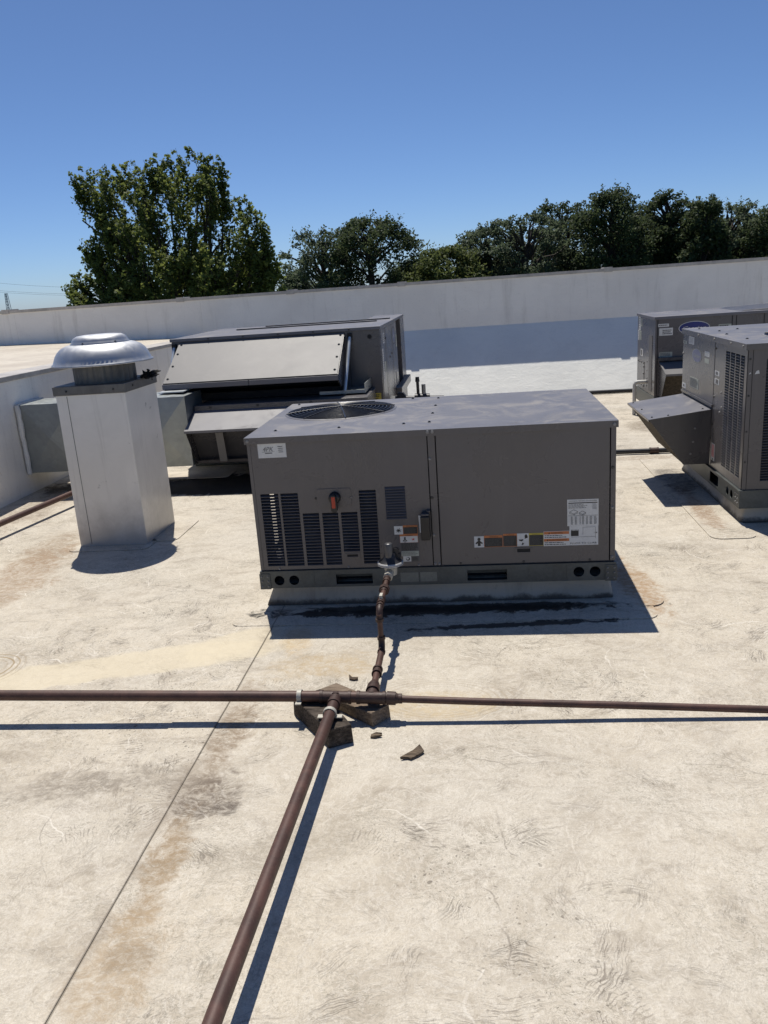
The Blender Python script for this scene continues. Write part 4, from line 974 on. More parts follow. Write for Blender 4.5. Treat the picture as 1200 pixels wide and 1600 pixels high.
def debris(name, c, n, size, label, cat, mat, seed, flat=0.5):
    rd = random.Random(seed); m = MB()
    for i in range(n):
        a = rd.random() * 6.28; e = (rd.random() - 0.2) * flat; l = size * (0.5 + rd.random())
        d = Vector((math.cos(a), math.sin(a), e)).normalized() * l; p = Vector(c) + Vector((rd.uniform(-1, 1), rd.uniform(-1, 1), 0)) * size * 0.5
        p.z = c[2] + rd.random() * size * 0.3
        b = d.orthogonal().normalized() * size * 0.22
        m.hexa([p - b, p + b, p + d * 0.6 + b * 1.2, p + d + b * 0.1], [q + Vector((0, 0, 0.004)) for q in (p - b, p + b, p + d * 0.6 + b * 1.2, p + d + b * 0.1)])
    return tag(obj(name, m, mat, loc=c), label, cat)
debris('leaf_litter', (-2.355, 5.62, 1.160), 26, 0.07, 'clump of black dried leaves caught on the chimney shoulder under the round cap', 'dead leaves', 'black', 4, 0.9)

# ------------------------------------------------------------------ right hand unit (nearest on the right edge)
def right_unit():
    x0, y0, y1, zb, zt = 1.69, 5.30, 6.90, 0.235, 1.175
    x1 = x0 + 1.19
    T = thing('rooftop_air_conditioner', ((x0 + x1) / 2, (y0 + y1) / 2, 0), 'nearer right hand grey unit with tall coil louvers and a tapered side hood', 'air conditioner', UNITS)
    m = MB(); m.hexa([(x0 + 0.01, y0 + 0.02, 0), (x1, y0 + 0.02, 0), (x1, y1, 0), (x0 + 0.01, y1, 0)], [(x0 + 0.05, y0 + 0.05, 0.115), (x1 - 0.05, y0 + 0.05, 0.115), (x1 - 0.05, y1 - 0.04, 0.115), (x0 + 0.05, y1 - 0.04, 0.115)]); obj('roof_curb', m, 'flash', T, bevel=0.012)
    # rail on the left with holes (distances along the face run from the back corner)
    o = Vector((x0, y1, 0.11)); Wd = y1 - y0
    hl = [rect(0.24, 0.03, 0.42, 0.105), rect(0.92, 0.022, 1.13, 0.098), circ(1.345, 0.055, 0.030), circ(1.435, 0.055, 0.030)]
    m = MB(); m.plate(rect(-0.004, 0, Wd + 0.004, 0.118), hl, o + Vector((-0.008, 0, 0)), LX, FZ, 0.004)
    of = Vector((x0, y0, 0.11)); m.plate(rect(-0.004, 0, 1.194, 0.118), [rect(0.18, 0.02, 0.38, 0.09)], of + Vector((0, -0.006, 0)), FX, FZ, 0.004)
    m.box(x0 - 0.006, x1, y0 - 0.004, y1, 0.109, 0.113); m.box(x0 - 0.016, x1, y0 - 0.014, y1, 0.2285, 0.2335); rail = obj('base_rail', m, 'rail', T)
    m = MB(); m.box(x0 + 0.10, x1 - 0.01, y0 + 0.10, y1 - 0.01, 0.114, 0.228); obj('rail_darkness', m, 'black', rail)  # black block colours the shade in the hollow behind the rail holes
    for (a, zz) in ((1.53, 0.03), (1.57, 0.03), (1.53, 0.06), (1.57, 0.06), (1.53, 0.09), (1.57, 0.09)): screw(rail, (x0 - 0.008, y1 - a, 0.11 + zz), (-1, 0, 0), 'screw', 0.005)
    # cabinet shell
    m = MB(); m.box(x1 - 0.006, x1, y0, y1, zb, zt - 0.03); m.box(x0, x1, y1 - 0.006, y1, zb, zt - 0.03); m.box(x0 + 0.005, x1, y0 + 0.01, y1 - 0.01, zb, zb + 0.004); obj('cabinet_shell', m, 'cab', T)
    m = MB(); m.box(x0 + 0.06, x1 - 0.03, y0 + 0.06, y1 - 0.02, zb + 0.005, zt - 0.16); obj('condenser_coil', m, 'void', T)
    ol = Vector((x0, y1, 0))
    cx = [1.155, 1.262, 1.365, 1.468, 1.552]
    # (coil side with four columns of louvers)
    cols = [(1.150, 1.240), (1.256, 1.346), (1.362, 1.450), (1.466, 1.545)]
    m = MB(); m.plate(rect(0.90, zb, Wd - 0.008, zt - 0.034), [rect(a, 0.30, b, 1.095) for a, b in cols], ol, LX, FZ, 0.003); cpn = obj('coil_panel', m, 'cab', T)
    for a, b in cols: louver(cpn, ol, LX, FZ, a + 0.0005, b - 0.0005, 0.30, 1.095, 44, 'cab', 0.011, 0.40)
    m = MB(); m.box(x0 - 0.002, x0 + 0.02, y1 - 0.894, y1, 0.665, zt - 0.034); up_ = obj('upper_panel', m, 'cab', T, bevel=0.003)
    m = MB(); m.box(x0 - 0.001, x0 + 0.02, y1 - 0.894, y1, zb, 0.66); obj('lower_panel', m, 'cab', T, bevel=0.003)
    m = MB(); m.box(x0 - 0.014, x0 - 0.002, y1 - 0.905, y1 - 0.02, 0.672, 0.690); obj('drip_edge', m, 'cab_dark', up_)
    for zz in (1.09, 0.75, 0.55): screw(cpn, (x0, y1 - 0.915, zz), (-1, 0, 0), 'screw_dark', 0.006)
    for zz, a in ((0.80, 1.08), (0.66, 1.06), (0.70, 1.10)): screw(cpn, (x0, y1 - a, zz), (-1, 0, 0), 'screw', 0.006)
    screw(up_, (x0 - 0.002, y1 - 0.015, 0.98), (-1, 0, 0), 'screw', 0.008)
    # front face with wide louvers
    ofr = Vector((x0, y0, 0))
    m = MB(); m.plate(rect(0.004, zb, 1.186, zt - 0.034), [rect(0.115, 0.29, 1.09, 1.075)], ofr, FX, FZ, 0.003); fp = obj('front_panel', m, 'cab', T)
    louver(fp, ofr, FX, FZ, 0.1155, 1.0895, 0.29, 1.075, 44, 'slat', 0.011, 0.40)
    m = MB(); m.box(x0 + 0.030, x0 + 0.033, y0 - 0.001, y0 - 0.0001, zb, zt - 0.034); obj('panel_joint', m, 'black', fp)
    for zz in (1.08, 0.85, 0.62, 0.42): screw(fp, (x0 + 0.016, y0, zz), (0, -1, 0), 'screw_dark', 0.005)
    # lid
    fc = (x0 + 0.62, y0 + 0.45); R = 0.36
    m = MB(); m.plate([(x0 - 0.016, y0 - 0.014), (x1 + 0.01, y0 - 0.014), (x1 + 0.01, y1 + 0.01), (x0 - 0.016, y1 + 0.01)], [circ(fc[0], fc[1], R, 56)], (0, 0, zt), (1, 0, 0), (0, 1, 0), 0.003); lid = obj('lid', m, 'cab_top', T)
    m = MB(); z0_, z1_ = zt - 0.038, zt - 0.0001; m.box(x0 - 0.0162, x0 - 0.013, y0 - 0.011, y1 + 0.007, z0_, z1_); m.box(x0 - 0.0162, x1 + 0.0102, y0 - 0.0142, y0 - 0.011, z0_, z1_); m.box(x0 - 0.013, x1 + 0.0102, y1 + 0.007, y1 + 0.0102, z0_, z1_); m.box(x1 + 0.007, x1 + 0.0102, y0 - 0.011, y1 + 0.007, z0_, z1_); obj('lid_flange', m, 'cab', lid)
    m = MB(); m.lathe([(R + 0.014, 0.0005), (R + 0.008, 0.006), (R - 0.002, 0.006), (R - 0.008, -0.09)], (fc[0], fc[1], zt), 56); obj('fan_ring', m, 'cab_top', lid)
    fan_set(T, (fc[0], fc[1], zt), R)
    for p in ((0.10, 0.35), (0.10, 0.80), (0.14, 1.12), (0.30, 1.22), (0.08, 1.45)): screw(lid, (x0 + p[0], y0 + p[1], zt), (0, 0, 1), 'screw_dark', 0.008)
    for y in (5.35, 5.6, 5.98, 6.4): screw(lid, (x0 - 0.0162, y, zt - 0.018), (-1, 0, 0), 'screw', 0.006)
    # tapered hood on the left side
    h0, h1 = 6.845, 6.02
    P = lambda y, u, z: (u, y, z)
    m = MB(); A = [(x0 - 0.003, h1 - 0.006, 0.655), (x0 - 0.003, h0 + 0.006, 0.655), (x0 - 0.445, h0 + 0.006, 0.600), (x0 - 0.445, h1 - 0.006, 0.600)]
    m.hexa([(a[0], a[1], a[2] - 0.004) for a in reversed(A)], list(reversed(A))); hd = obj('tapered_hood', m, 'cab_top', T)
    m = MB(); m.box(x0 - 0.448, x0 - 0.4445, h1 - 0.006, h0 + 0.006, 0.585, 0.599); obj('hood_rim', m, 'cab', hd)
    side = [(-0.004, 0.250), (-0.004, 0.650), (-0.442, 0.595), (-0.415, 0.560), (-0.19, 0.250)]
    for y in (h1, h0 - 0.003):
        m = MB(); a = [(x0 + u, y, z) for u, z in side]; m.hexa(a, [(p[0], p[1] + 0.003, p[2]) for p in a]); sd = obj('hood_side', m, 'cab_dark', hd)
        if y == h1:
            for u, z in ((-0.115, 0.52), (-0.125, 0.42), (-0.14, 0.33)): screw(sd, (x0 + u, y, z), (0, -1, 0), 'screw', 0.006)
    m = MB(); a = [(x0 - 0.41, h1 + 0.004, 0.56), (x0 - 0.41, h0 - 0.004, 0.56), (x0 - 0.19, h0 - 0.004, 0.255), (x0 - 0.19, h1 + 0.004, 0.255)]; m.hexa(a, [(p[0] + 0.01, p[1], p[2] + 0.006) for p in a]); obj('air_filter', m, 'filter', hd)
    for p in ((-0.41, 6.08), (-0.41, 6.45), (-0.30, 6.05), (-0.05, 6.08), (-0.41, 6.8)): screw(hd, (x0 + p[0], p[1], 0.655 + p[0] * 0.125), (0, 0, 1), 'screw_dark', 0.006)
    # emblem and stickers on the side
    s = Sticker((x0 - 0.002, 6.476, 0.997), LX, FZ); s.ell(0, 0, 0.135, 0.052, 'white_old', 0.0012, 32); s.ell(0, 0, 0.128, 0.047, 'blue_old', 0.0017, 32); s.text('Carrier', -0.10, -0.014, 0.038, 'white_old', 0.20, 0.0022, 0.35); s.build(up_, 'oval_emblem')
    so = Vector((x0 - 0.002, y1, 0))
    s = Sticker(so, LX, FZ); s.plate(0.175, 1.07, 0.335, 1.128); s.print(0.19, 1.075, 0.32, 1.122, 5, 'ink_grey', 61, fill=0.3); s.plate(0.01, 1.060, 0.115, 1.083, 'white_old'); s.print(0.02, 1.064, 0.10, 1.08, 2, 'ink_grey', 62); s.build(up_, 'paper_sticker')
    s = Sticker(so, LX, FZ); s.plate(0.645, 1.015, 0.765, 1.050); s.print(0.66, 1.02, 0.75, 1.046, 3, 'ink_grey', 63, fill=0.3); s.plate(0.647, 0.966, 0.763, 0.998, 'white_old'); s.build(up_, 'paper_sticker')
    s = Sticker(so, LX, FZ); s.plate(0.25, 0.742, 0.50, 0.820, 'white_old'); s.print(0.26, 0.748, 0.49, 0.815, 6, 'ink_grey', 64, fill=0.7); s.build(up_, 'rating_label', 'faded and scraped rating label')
    s = Sticker(so, LX, FZ); s.plate(0.01, 0.705, 0.125, 0.745); s.ell(0.065, 0.725, 0.02, 0.010, 'ink'); s.build(up_, 'warning_label')
    so2 = Vector((x0, y1, 0))
    s = Sticker(so2, LX, FZ); s.plate(0.890 + 0.02, 0.905, 1.02, 0.938); s.r(0.935, 0.912, 0.985, 0.932, 'ink_grey'); s.plate(0.910, 0.845, 1.022, 0.884); s.r(0.94, 0.850, 1.00, 0.878, 'ink_grey'); s.build(cpn, 'warning_label')
    s = Sticker(so2, LX, FZ); s.plate(0.905, 0.290, 0.985, 0.415, 'white'); s.r(0.915, 0.315, 0.977, 0.408, 'pink'); s.r(0.93, 0.295, 0.965, 0.306, 'ink'); s.print(0.92, 0.33, 0.972, 0.37, 3, 'ink_red', 66, fill=0.25); s.build(cpn, 'service_tag', 'pink and white service tag')
    s = Sticker(Vector((x0, y0, 0)), FX, FZ); s.poly([(0.045, 0.985), (0.075, 0.988), (0.070, 1.010), (0.056, 1.005)], 'white', 0.0012); s.build(fp, 'tape_scrap')
    s = Sticker(Vector((x0, y0, 0)), FX, FZ); s.poly([(0.01, 0.985), (0.024, 0.992), (0.018, 0.998)], 'white', 0.0012); s.build(fp, 'tape_scrap')
    return T
right_unit()

# ------------------------------------------------------------------ far right unit by the wall
def far_unit():
    x0, x1, y0, y1, zb, zt = 1.975, 4.25, 9.30, 10.28, 0.265, 1.14
    T = thing('rooftop_air_conditioner', ((x0 + x1) / 2, (y0 + y1) / 2, 0), 'grey unit farthest back on the right near the long wall with a blue oval emblem', 'air conditioner', UNITS)
    m = MB(); m.box(x0 + 0.05, x1 - 0.05, y0 + 0.05, y1 - 0.05, 0, 0.105); obj('roof_curb', m, 'flash', T, bevel=0.01)
    m = MB(); m.box(x0 - 0.006, x1 + 0.006, y0 - 0.006, y1 + 0.006, 0.105, zb - 0.003); obj('base_rail', m, 'rail', T, bevel=0.003)
    m = MB(); m.box(x0, x1, y0, y1, zb, zt - 0.03); body = obj('cabinet_body', m, 'cab', T, bevel=0.003)
    m = MB(); m.box(x0 - 0.014, x1 + 0.014, y0 - 0.014, y1 + 0.014, zt - 0.03, zt); lid = obj('lid', m, 'cab_top', T, bevel=0.003)
    m = MB(); m.hexa([(2.9, y0 + 0.1, zt + 0.0005), (x1, y0 + 0.0, zt + 0.0005), (x1, y1, zt + 0.0005), (2.9, y1 - 0.1, zt + 0.0005)], [(2.95, y0 + 0.12, zt + 0.012), (x1, y0 + 0.02, zt + 0.04), (x1, y1 - 0.02, zt + 0.04), (2.95, y1 - 0.12, zt + 0.012)]); obj('lid_cover', m, 'cab_dark', lid)
    for a, b in ((2.775, 2.785), (2.820, 2.828), (3.108, 3.116), (3.16, 3.168)):
        m = MB(); m.box(a, b, y0 - 0.002, y0 - 0.0002, zb + 0.01, zt - 0.035); obj('panel_joint', m, 'black', body)
    m = MB(); m.box(x0 + 0.02, x0 + 0.028, y0 - 0.002, y0 - 0.0002, zb + 0.01, zt - 0.035); obj('panel_joint', m, 'black', body)
    m = MB(); m.box(x0 - 0.004, x0 - 0.0002, 9.44, 9.60, 0.30, 0.93); obj('side_channel', m, 'cab_hood', body, bevel=0.001)
    m = MB(); m.box(x0 - 0.004, x0 - 0.0002, 9.86, 10.22, 0.30, 0.60); sp = obj('side_hatch', m, 'cab', body, bevel=0.001)
    for y in (9.88, 10.0, 10.1, 10.2):
        screw(sp, (x0 - 0.004, y, 0.585), (-1, 0, 0), 'screw_dark', 0.008); screw(sp, (x0 - 0.004, y, 0.315), (-1, 0, 0), 'screw_dark', 0.008)
    for z in (0.38, 0.46, 0.54): screw(sp, (x0 - 0.004, 9.88, z), (-1, 0, 0), 'screw_dark', 0.008)
    for z in (0.34, 0.43, 0.52, 0.62, 0.72): screw(body, (x0 - 0.0002, 9.70, z), (-1, 0, 0), 'screw', 0.008)
    hood(T, (x0 + 0.045, y0, 0.20), FX, (0, -1, 0), 0.86, 0.46, 0.36, 0.355, 0, 0.10, 'filter_hood', 'cab_hood')
    m = MB(); m.box(x0 + 0.03, x0 + 0.92, y0 - 0.05, y0 - 0.0005, 0.662, 0.70); obj('hood_header', m, 'cab_dark', T, bevel=0.004)
    s = Sticker((2.385, y0, 1.0), FX, FZ); s.ell(0, 0, 0.165, 0.072, 'white', 0.0012, 36); s.ell(0, 0, 0.158, 0.066, 'blue', 0.0017, 36); s.text('Carrier', -0.125, -0.02, 0.055, 'white', 0.25, 0.0022, 0.35); s.build(T, 'oval_emblem')
    s = Sticker((0, y0, 0), FX, FZ); s.plate(2.0, 1.03, 2.117, 1.062); s.print(2.01, 1.037, 2.11, 1.056, 1, 'ink_grey', 71, fill=0.5); s.build(T, 'paper_sticker')
    s = Sticker((0, y0, 0), FX, FZ); s.plate(2.015, 0.935, 2.16, 1.015); s.print(2.05, 0.945, 2.15, 1.0, 3, 'ink_grey', 72, fill=0.6); s.build(T, 'paper_sticker')
    s = Sticker((0, y0, 0), FX, FZ); s.plate(2.021, 0.700, 2.160, 0.754, 'white_old'); s.print(2.03, 0.708, 2.15, 0.748, 3, 'ink_grey', 73); s.build(T, 'paper_sticker')
    s = Sticker((0, y0, 0), FX, FZ); s.plate(2.640, 0.985, 2.777, 1.020, 'white_old'); s.print(2.65, 0.99, 2.77, 1.016, 1, 'ink', 74); s.build(T, 'paper_sticker')
    for a in ((0.06, 0.95, 0.17, 1.105, 'white'), (0.20, 1.0, 0.26, 1.09, 'white_old'), (0.03, 0.83, 0.10, 0.945, 'white'), (0.13, 0.84, 0.22, 0.945, 'white_old')):
        s = Sticker((x0, y1, 0), LX, FZ); s.plate(*a); s.print(a[0] + 0.01, a[1] + 0.01, a[2] - 0.01, a[3] - 0.01, 5, 'ink_grey', 75, fill=0.3); s.build(T, 'paper_sticker')
    s = Sticker((x0, y1, 0), LX, FZ); s.plate(0.19, 0.655, 0.33, 0.735); s.r(0.22, 0.665, 0.29, 0.727, 'ink_grey'); s.build(T, 'paper_sticker')
    m = MB(); m.tube([(x0 - 0.002, 9.72, 0.385), (x0 - 0.10, 9.72, 0.385), (x0 - 0.125, 9.72, 0.375), (x0 - 0.135, 9.72, 0.35), (x0 - 0.135, 9.72, 0.005)], 0.022, 10); obj('drain_pipe', m, 'pvc', T)
    return T
far_unit()

# ------------------------------------------------------------------ gas pipes
def sleeve(mb, p0, p1, r, lip=1.22, m=0):
    """a threaded fitting: sleeve with a raised band at both ends"""
    p0, p1 = Vector(p0), Vector(p1); d = (p1 - p0); l = d.length; d.normalize(); b = min(0.012, l * 0.3)
    mb.cyl(p0, p1, r * 1.10, r * 1.10, 18, m); mb.cyl(p0, p0 + d * b, r * lip, r * lip, 18, m); mb.cyl(p1 - d * b, p1, r * lip, r * lip, 18, m)
PV, PZ = 2.865, 0.100
RB = 0.0222
def gas_line():
    T = thing('gas_pipe', (-0.55, PV, 0), 'brown steel gas pipe with tee joints crossing the roof and rising to the regulator', 'pipe')
    m = MB(); m.tube([(-6.2 + 2.0, PV + 0.04, 0.128), (-2.05, PV, 0.122), (-0.66, PV, PZ + 0.004)], RB, 18); obj('main_pipe', m, 'pipe', T)
    m = MB(); m.tube([(-0.606, PV - 0.03, PZ), (-0.640, 1.4, 0.118), (-0.70, -3.0, 0.12)], RB, 18); obj('branch_pipe', m, 'pipe', T)
    m = MB(); m.tube([(-0.37, PV, 0.090), (0.0, PV - 0.002, 0.0745), (0.5, PV + 0.002, 0.0535), (1.06, PV, 0.031), (1.35, PV, 0.021), (6, PV + 0.02, 0.02)], 0.0145, 14); obj('small_pipe', m, 'pipe', T)
    # tees
    m = MB(); sleeve(m, (-0.672, PV, PZ + 0.003), (-0.545, PV, PZ - 0.002), RB); sleeve(m, (-0.606, PV, PZ), (-0.607, PV - 0.062, PZ), RB); obj('tee_fitting', m, 'fitting', T)
    m = MB(); m.cyl((-0.545, PV, PZ), (-0.515, PV, PZ), RB, RB, 18); obj('nipple', m, 'pipe', T)
    m = MB(); sleeve(m, (-0.522, PV, PZ - 0.002), (-0.405, PV, PZ - 0.006), RB); sleeve(m, (-0.463, PV, PZ - 0.004), (-0.463, PV + 0.058, PZ - 0.003), RB); obj('tee_fitting', m, 'fitting', T)
    m = MB(); m.cyl((-0.418, PV, PZ - 0.005), (-0.398, PV, PZ - 0.006), RB, RB, 18); m.cyl((-0.400, PV, PZ - 0.006), (-0.365, PV, PZ - 0.008), RB * 1.24, RB * 1.20, 18); m.cyl((-0.365, PV, PZ - 0.008), (-0.353, PV, PZ - 0.009), RB * 1.0, RB * 0.85, 18); m.cyl((-0.353, PV, PZ - 0.009), (-0.340, PV, PZ - 0.009), RB * 0.92, RB * 0.92, 12); obj('reducer', m, 'fitting', T)
    # riser to the regulator
    zr, zt = PZ + 0.002, 0.285
    m = MB(); m.cyl((-0.463, PV + 0.04, PZ), (-0.463, PV + 0.085, PZ), RB * 1.30, RB * 1.22, 18); m.cyl((-0.463, PV + 0.085, PZ), (-0.463, PV + 0.11, PZ), RB * 1.22, RB * 0.9, 18); obj('reducer', m, 'fitting', T)
    m = MB(); m.tube([(-0.463, PV + 0.09, PZ), (-0.466, 3.27, zr)], 0.0145, 14); m.tube([(-0.468, 3.31, zr + 0.03), (-0.470, 3.312, zt - 0.02)], 0.0120, 14); m.tube([(-0.470, 3.34, zt), (-0.472, 3.73, zt + 0.004)], 0.0125, 14); obj('riser_pipe', m, 'pipe', T)
    m = MB(); sleeve(m, (-0.4635, 3.055, PZ), (-0.464, 3.105, PZ), 0.0165, 1.35); obj('coupling', m, 'fitting', T)
    def elbow(a, c, b, r, nm='elbow'):
        a, b, c = Vector(a), Vector(b), Vector(c); m = MB(); pts = []
        for i in range(7):
            t = i / 6; pts.append(a * (1 - t) ** 2 + c * 2 * t * (1 - t) + b * t * t)
        m.tube(pts, r * 1.12, 14); d = (a - c).normalized(); m.cyl(a - d * 0.010, a + d * 0.004, r * 1.36, r * 1.36, 16); d = (b - c).normalized(); m.cyl(b - d * 0.010, b + d * 0.004, r * 1.36, r * 1.36, 16); obj(nm, m, 'fitting', T)
    elbow((-0.466, 3.262, zr), (-0.467, 3.31, zr), (-0.468, 3.311, zr + 0.052), 0.0135)
    elbow((-0.470, 3.312, zt - 0.050), (-0.470, 3.312, zt), (-0.470, 3.362, zt), 0.0135)
    # shut off valve, union, coupling
    m = MB(); sleeve(m, (-0.4705, 3.385, zt), (-0.471, 3.445, zt), 0.0145, 1.25); vb = obj('shutoff_valve', m, 'fitting', T)
    m = MB(); m.cyl((-0.4708, 3.415, zt + 0.014), (-0.4708, 3.415, zt + 0.028), 0.008, 0.008, 10); m.box(-0.477, -0.464, 3.408, 3.445, zt + 0.026, zt + 0.030); obj('valve_handle', m, 'zinc', vb)
    m = MB(); m.cyl((-0.4715, 3.530, zt), (-0.4715, 3.545, zt), 0.017, 0.019, 16); m.cyl((-0.4715, 3.545, zt), (-0.4715, 3.575, zt), 0.0255, 0.0255, 8, smooth=False); m.cyl((-0.4715, 3.575, zt), (-0.472, 3.60, zt), 0.018, 0.016, 16); obj('union', m, 'fitting', T)
    m = MB(); sleeve(m, (-0.473, 3.655, zt), (-0.473, 3.705, zt), 0.0150, 1.25); obj('coupling', m, 'fitting', T)
    # pipe straps screwed to the timber
    for (p, d) in (((-0.755, PV, PZ + 0.006), (1, 0, 0)), ((-0.610, 2.735, PZ + 0.001), (0, 1, 0))):
        p = Vector(p); d = Vector(d); m = MB(); s_ = d.cross(Vector((0, 0, 1)))
        pts = [p + s_ * RB * 1.08 * math.cos(a) + Vector((0, 0, RB * 1.08 * math.sin(a))) for a in [math.radians(-30 + 12 * i) for i in range(21)]]
        V = []
        for q in pts:
            n_ = (q - p).normalized()
            for dd, rr in ((-0.009, 0), (0.009, 0), (0.009, 0.003), (-0.009, 0.003)): V.append(q + d * dd + n_ * rr)
        k = len(pts); m.add(V, [(i * 4 + j, i * 4 + (j + 1) % 4, (i + 1) * 4 + (j + 1) % 4, (i + 1) * 4 + j) for i in range(k - 1) for j in range(4)] + [(3, 2, 1, 0), ((k - 1) * 4, (k - 1) * 4 + 1, (k - 1) * 4 + 2, (k - 1) * 4 + 3)])
        for e in (pts[0], pts[-1]):
            sd = (e - p); sd.z = 0; sd.normalize(); q = e + sd * 0.015; m.box(q.x - 0.012, q.x + 0.012, q.y - 0.012, q.y + 0.012, e.z - 0.002, e.z + 0.002)
        obj('pipe_strap', m, 'zinc', T)
    return T
gas_line()
def regulator():
    c = Vector((-0.462, 3.800, 0.334))
    T = thing('gas_regulator', (c.x, c.y, 0.285), 'round metal gas regulator with a grey vent cylinder in front of the middle unit', 'gas regulator')
    m = MB(); m.lathe([(0.0001, -0.020), (0.040, -0.018), (0.058, -0.009), (0.066, -0.005), (0.0665, -0.0005), (0.064, 0.0)], c, 40); m.lathe([(0.064, 0.001), (0.0665, 0.0015), (0.066, 0.006), (0.059, 0.010)], c, 40); obj('diaphragm_case', m, 'alu', T)
    m = MB(); m.lathe([(0.059, 0.0095), (0.053, 0.014), (0.040, 0.024), (0.030, 0.040), (0.028, 0.052), (0.0001, 0.053)], c, 36); obj('spring_case', m, 'valve_dark', T)
    m = MB(); m.lathe([(0.0205, 0.045), (0.0205, 0.118), (0.019, 0.122), (0.0001, 0.1225)], c + Vector((-0.003, -0.012, -0.015)), 28); obj('vent_cylinder', m, 'fan', T)
    m = MB(); m.cyl(c + Vector((0.030, 0.02, 0.06)), c + Vector((0.030, 0.0, 0.06)), 0.017, 0.017, 18); m.box(c.x + 0.022, c.x + 0.052, c.y + 0.0, c.y + 0.03, c.z + 0.02, c.z + 0.045); obj('vent_elbow', m, 'valve_dark', T)
    m = MB(); m.cyl((c.x - 0.007, 3.715, 0.289), (c.x - 0.007, 3.738, 0.289), 0.024, 0.024, 8, smooth=False); m.cyl((c.x - 0.007, 3.738, 0.289), (c.x - 0.003, 3.79, 0.292), 0.022, 0.022, 16); m.cyl((c.x, c.y, 0.274), (c.x, c.y, 0.318), 0.030, 0.034, 18); obj('inlet_nut', m, 'zinc', T)
    m = MB(); m.tube([(c.x, 3.82, 0.296), (c.x, 4.034, 0.296)], 0.017, 12); obj('outlet_pipe', m, 'fitting', T)
regulator()

# timber under the tees
m = MB(); bt = [(-0.607, 2.648, 0.0), (-0.517, 2.694, 0.0), (-0.690, 2.985, 0.0), (-0.800, 2.905, 0.0)]; tp_ = [(-0.602, 2.655, 0.077), (-0.522, 2.700, 0.075), (-0.694, 2.980, 0.077), (-0.795, 2.905, 0.079)]
m.hexa(bt, tp_); tag(obj('timber_block', m, 'wood_dark', loc=(-0.65, 2.8, 0), bevel=0.004), 'dark weathered square timber under the brown pipe tee', 'wood block')
m = MB(); bt = [(-0.735, 3.035, 0.0), (-0.455, 2.800, 0.0), (-0.392, 2.880, 0.0), (-0.655, 3.110, 0.0)]
m.hexa(bt, [(-0.735, 3.035, 0.036), (-0.46, 2.806, 0.060), (-0.396, 2.880, 0.058), (-0.650, 3.105, 0.038)]); tag(obj('board_offcut', m, 'wood_pale', loc=(-0.56, 2.95, 0), bevel=0.004), 'paler brown board lying behind the dark timber under the second tee', 'wood board')
def chip(name, pts, h, label, seed):
    rd = random.Random(seed); m = MB(); n = len(pts); z0 = 0.004
    m.hexa([(p[0], p[1], z0) for p in pts], [(p[0] + rd.uniform(-.003, .003), p[1] + rd.uniform(-.003, .003), z0 + h * (0.5 + rd.random() * 0.6)) for p in pts])
    tag(obj(name, m, 'wood_chip', loc=(pts[0][0], pts[0][1], 0)), label, 'wood chip', 'wood chips on the roof')
chip('wood_chip', [(-0.326, 2.572), (-0.300, 2.578), (-0.288, 2.570), (-0.262, 2.590), (-0.243, 2.622), (-0.262, 2.660), (-0.285, 2.632), (-0.300, 2.605)], 0.010, 'largest splintered wood chip lying right of the front pipe', 1)
chip('wood_chip', [(-0.457, 2.720), (-0.436, 2.718), (-0.412, 2.731), (-0.422, 2.738), (-0.413, 2.745), (-0.440, 2.748), (-0.456, 2.738)], 0.008, 'small dark wood chip just below the pipe shadow', 2)
chip('wood_chip', [(-0.615, 3.235), (-0.610, 3.195), (-0.585, 3.186), (-0.570, 3.192), (-0.572, 3.205), (-0.595, 3.203), (-0.604, 3.215)], 0.008, 'curled black wood chip lying behind the pale board', 3)

# pipes on the ground further off
m = MB(); m.tube([(-3.95, 3.0, 0.11), (-3.69, 5.6, 0.11), (-3.555, 6.47, 0.112), (-3.45, 7.2, 0.113), (-3.42, 7.9, 0.113)], 0.0240, 14); tag(obj('gas_pipe', m, 'pipe', loc=(-3.6, 6, 0)), 'brown pipe passing behind the chimney along the low left wall', 'pipe')
m = MB(); m.tube([(0.4, 7.60, 0.03), (1.552, 7.57, 0.028), (5.5, 7.5, 0.03)], 0.022, 10); p_ = obj('gas_pipe', m, 'valve_dark', loc=(1.2, 7.57, 0)); tag(p_, 'thin dark pipe lying on the roof behind the middle unit', 'pipe')
m = MB(); sleeve(m, (1.58, 7.569, 0.028), (1.66, 7.567, 0.028), 0.026); obj('coupling', m, 'fitting', p_)
m = MB(); m.tube([(-0.8, 11.55, 0.03), (3.0, 11.55, 0.03), (9, 11.55, 0.03)], 0.026, 10); tag(obj('gas_pipe', m, 'valve_dark', loc=(2, 11.55, 0)), 'dark pipe lying along the foot of the white slope', 'pipe')
# stub valves behind the middle unit
T = thing('gas_valve', (-0.6, 8.6, 0), 'pair of upright valve stems beside the slanted hood unit', 'valve')
m = MB(); m.tube([(-0.62, 8.6, 0.50), (-0.622, 8.6, 0.70)], 0.016, 8); m.cyl((-0.622, 8.6, 0.665), (-0.622, 8.6, 0.715), 0.024, 0.02, 10); obj('valve_stem', m, 'valve_dark', T)
m = MB(); m.tube([(-0.56, 8.6, 0.50), (-0.56, 8.6, 0.635)], 0.022, 8); obj('valve_stem', m, 'motor', T)
m = MB(); m.tube([(-0.87, 8.6, 0.49), (-0.35, 8.6, 0.47)], 0.035, 10); m.cyl((-0.66, 8.6, 0.49), (-0.50, 8.6, 0.485), 0.05, 0.05, 10); obj('valve_body', m, 'valve_dark', T)
m = MB(); m.tube([(-0.35, 8.6, 0.0), (-0.35, 8.6, 0.48)], 0.03, 10); obj('valve_post', m, 'valve_dark', T)
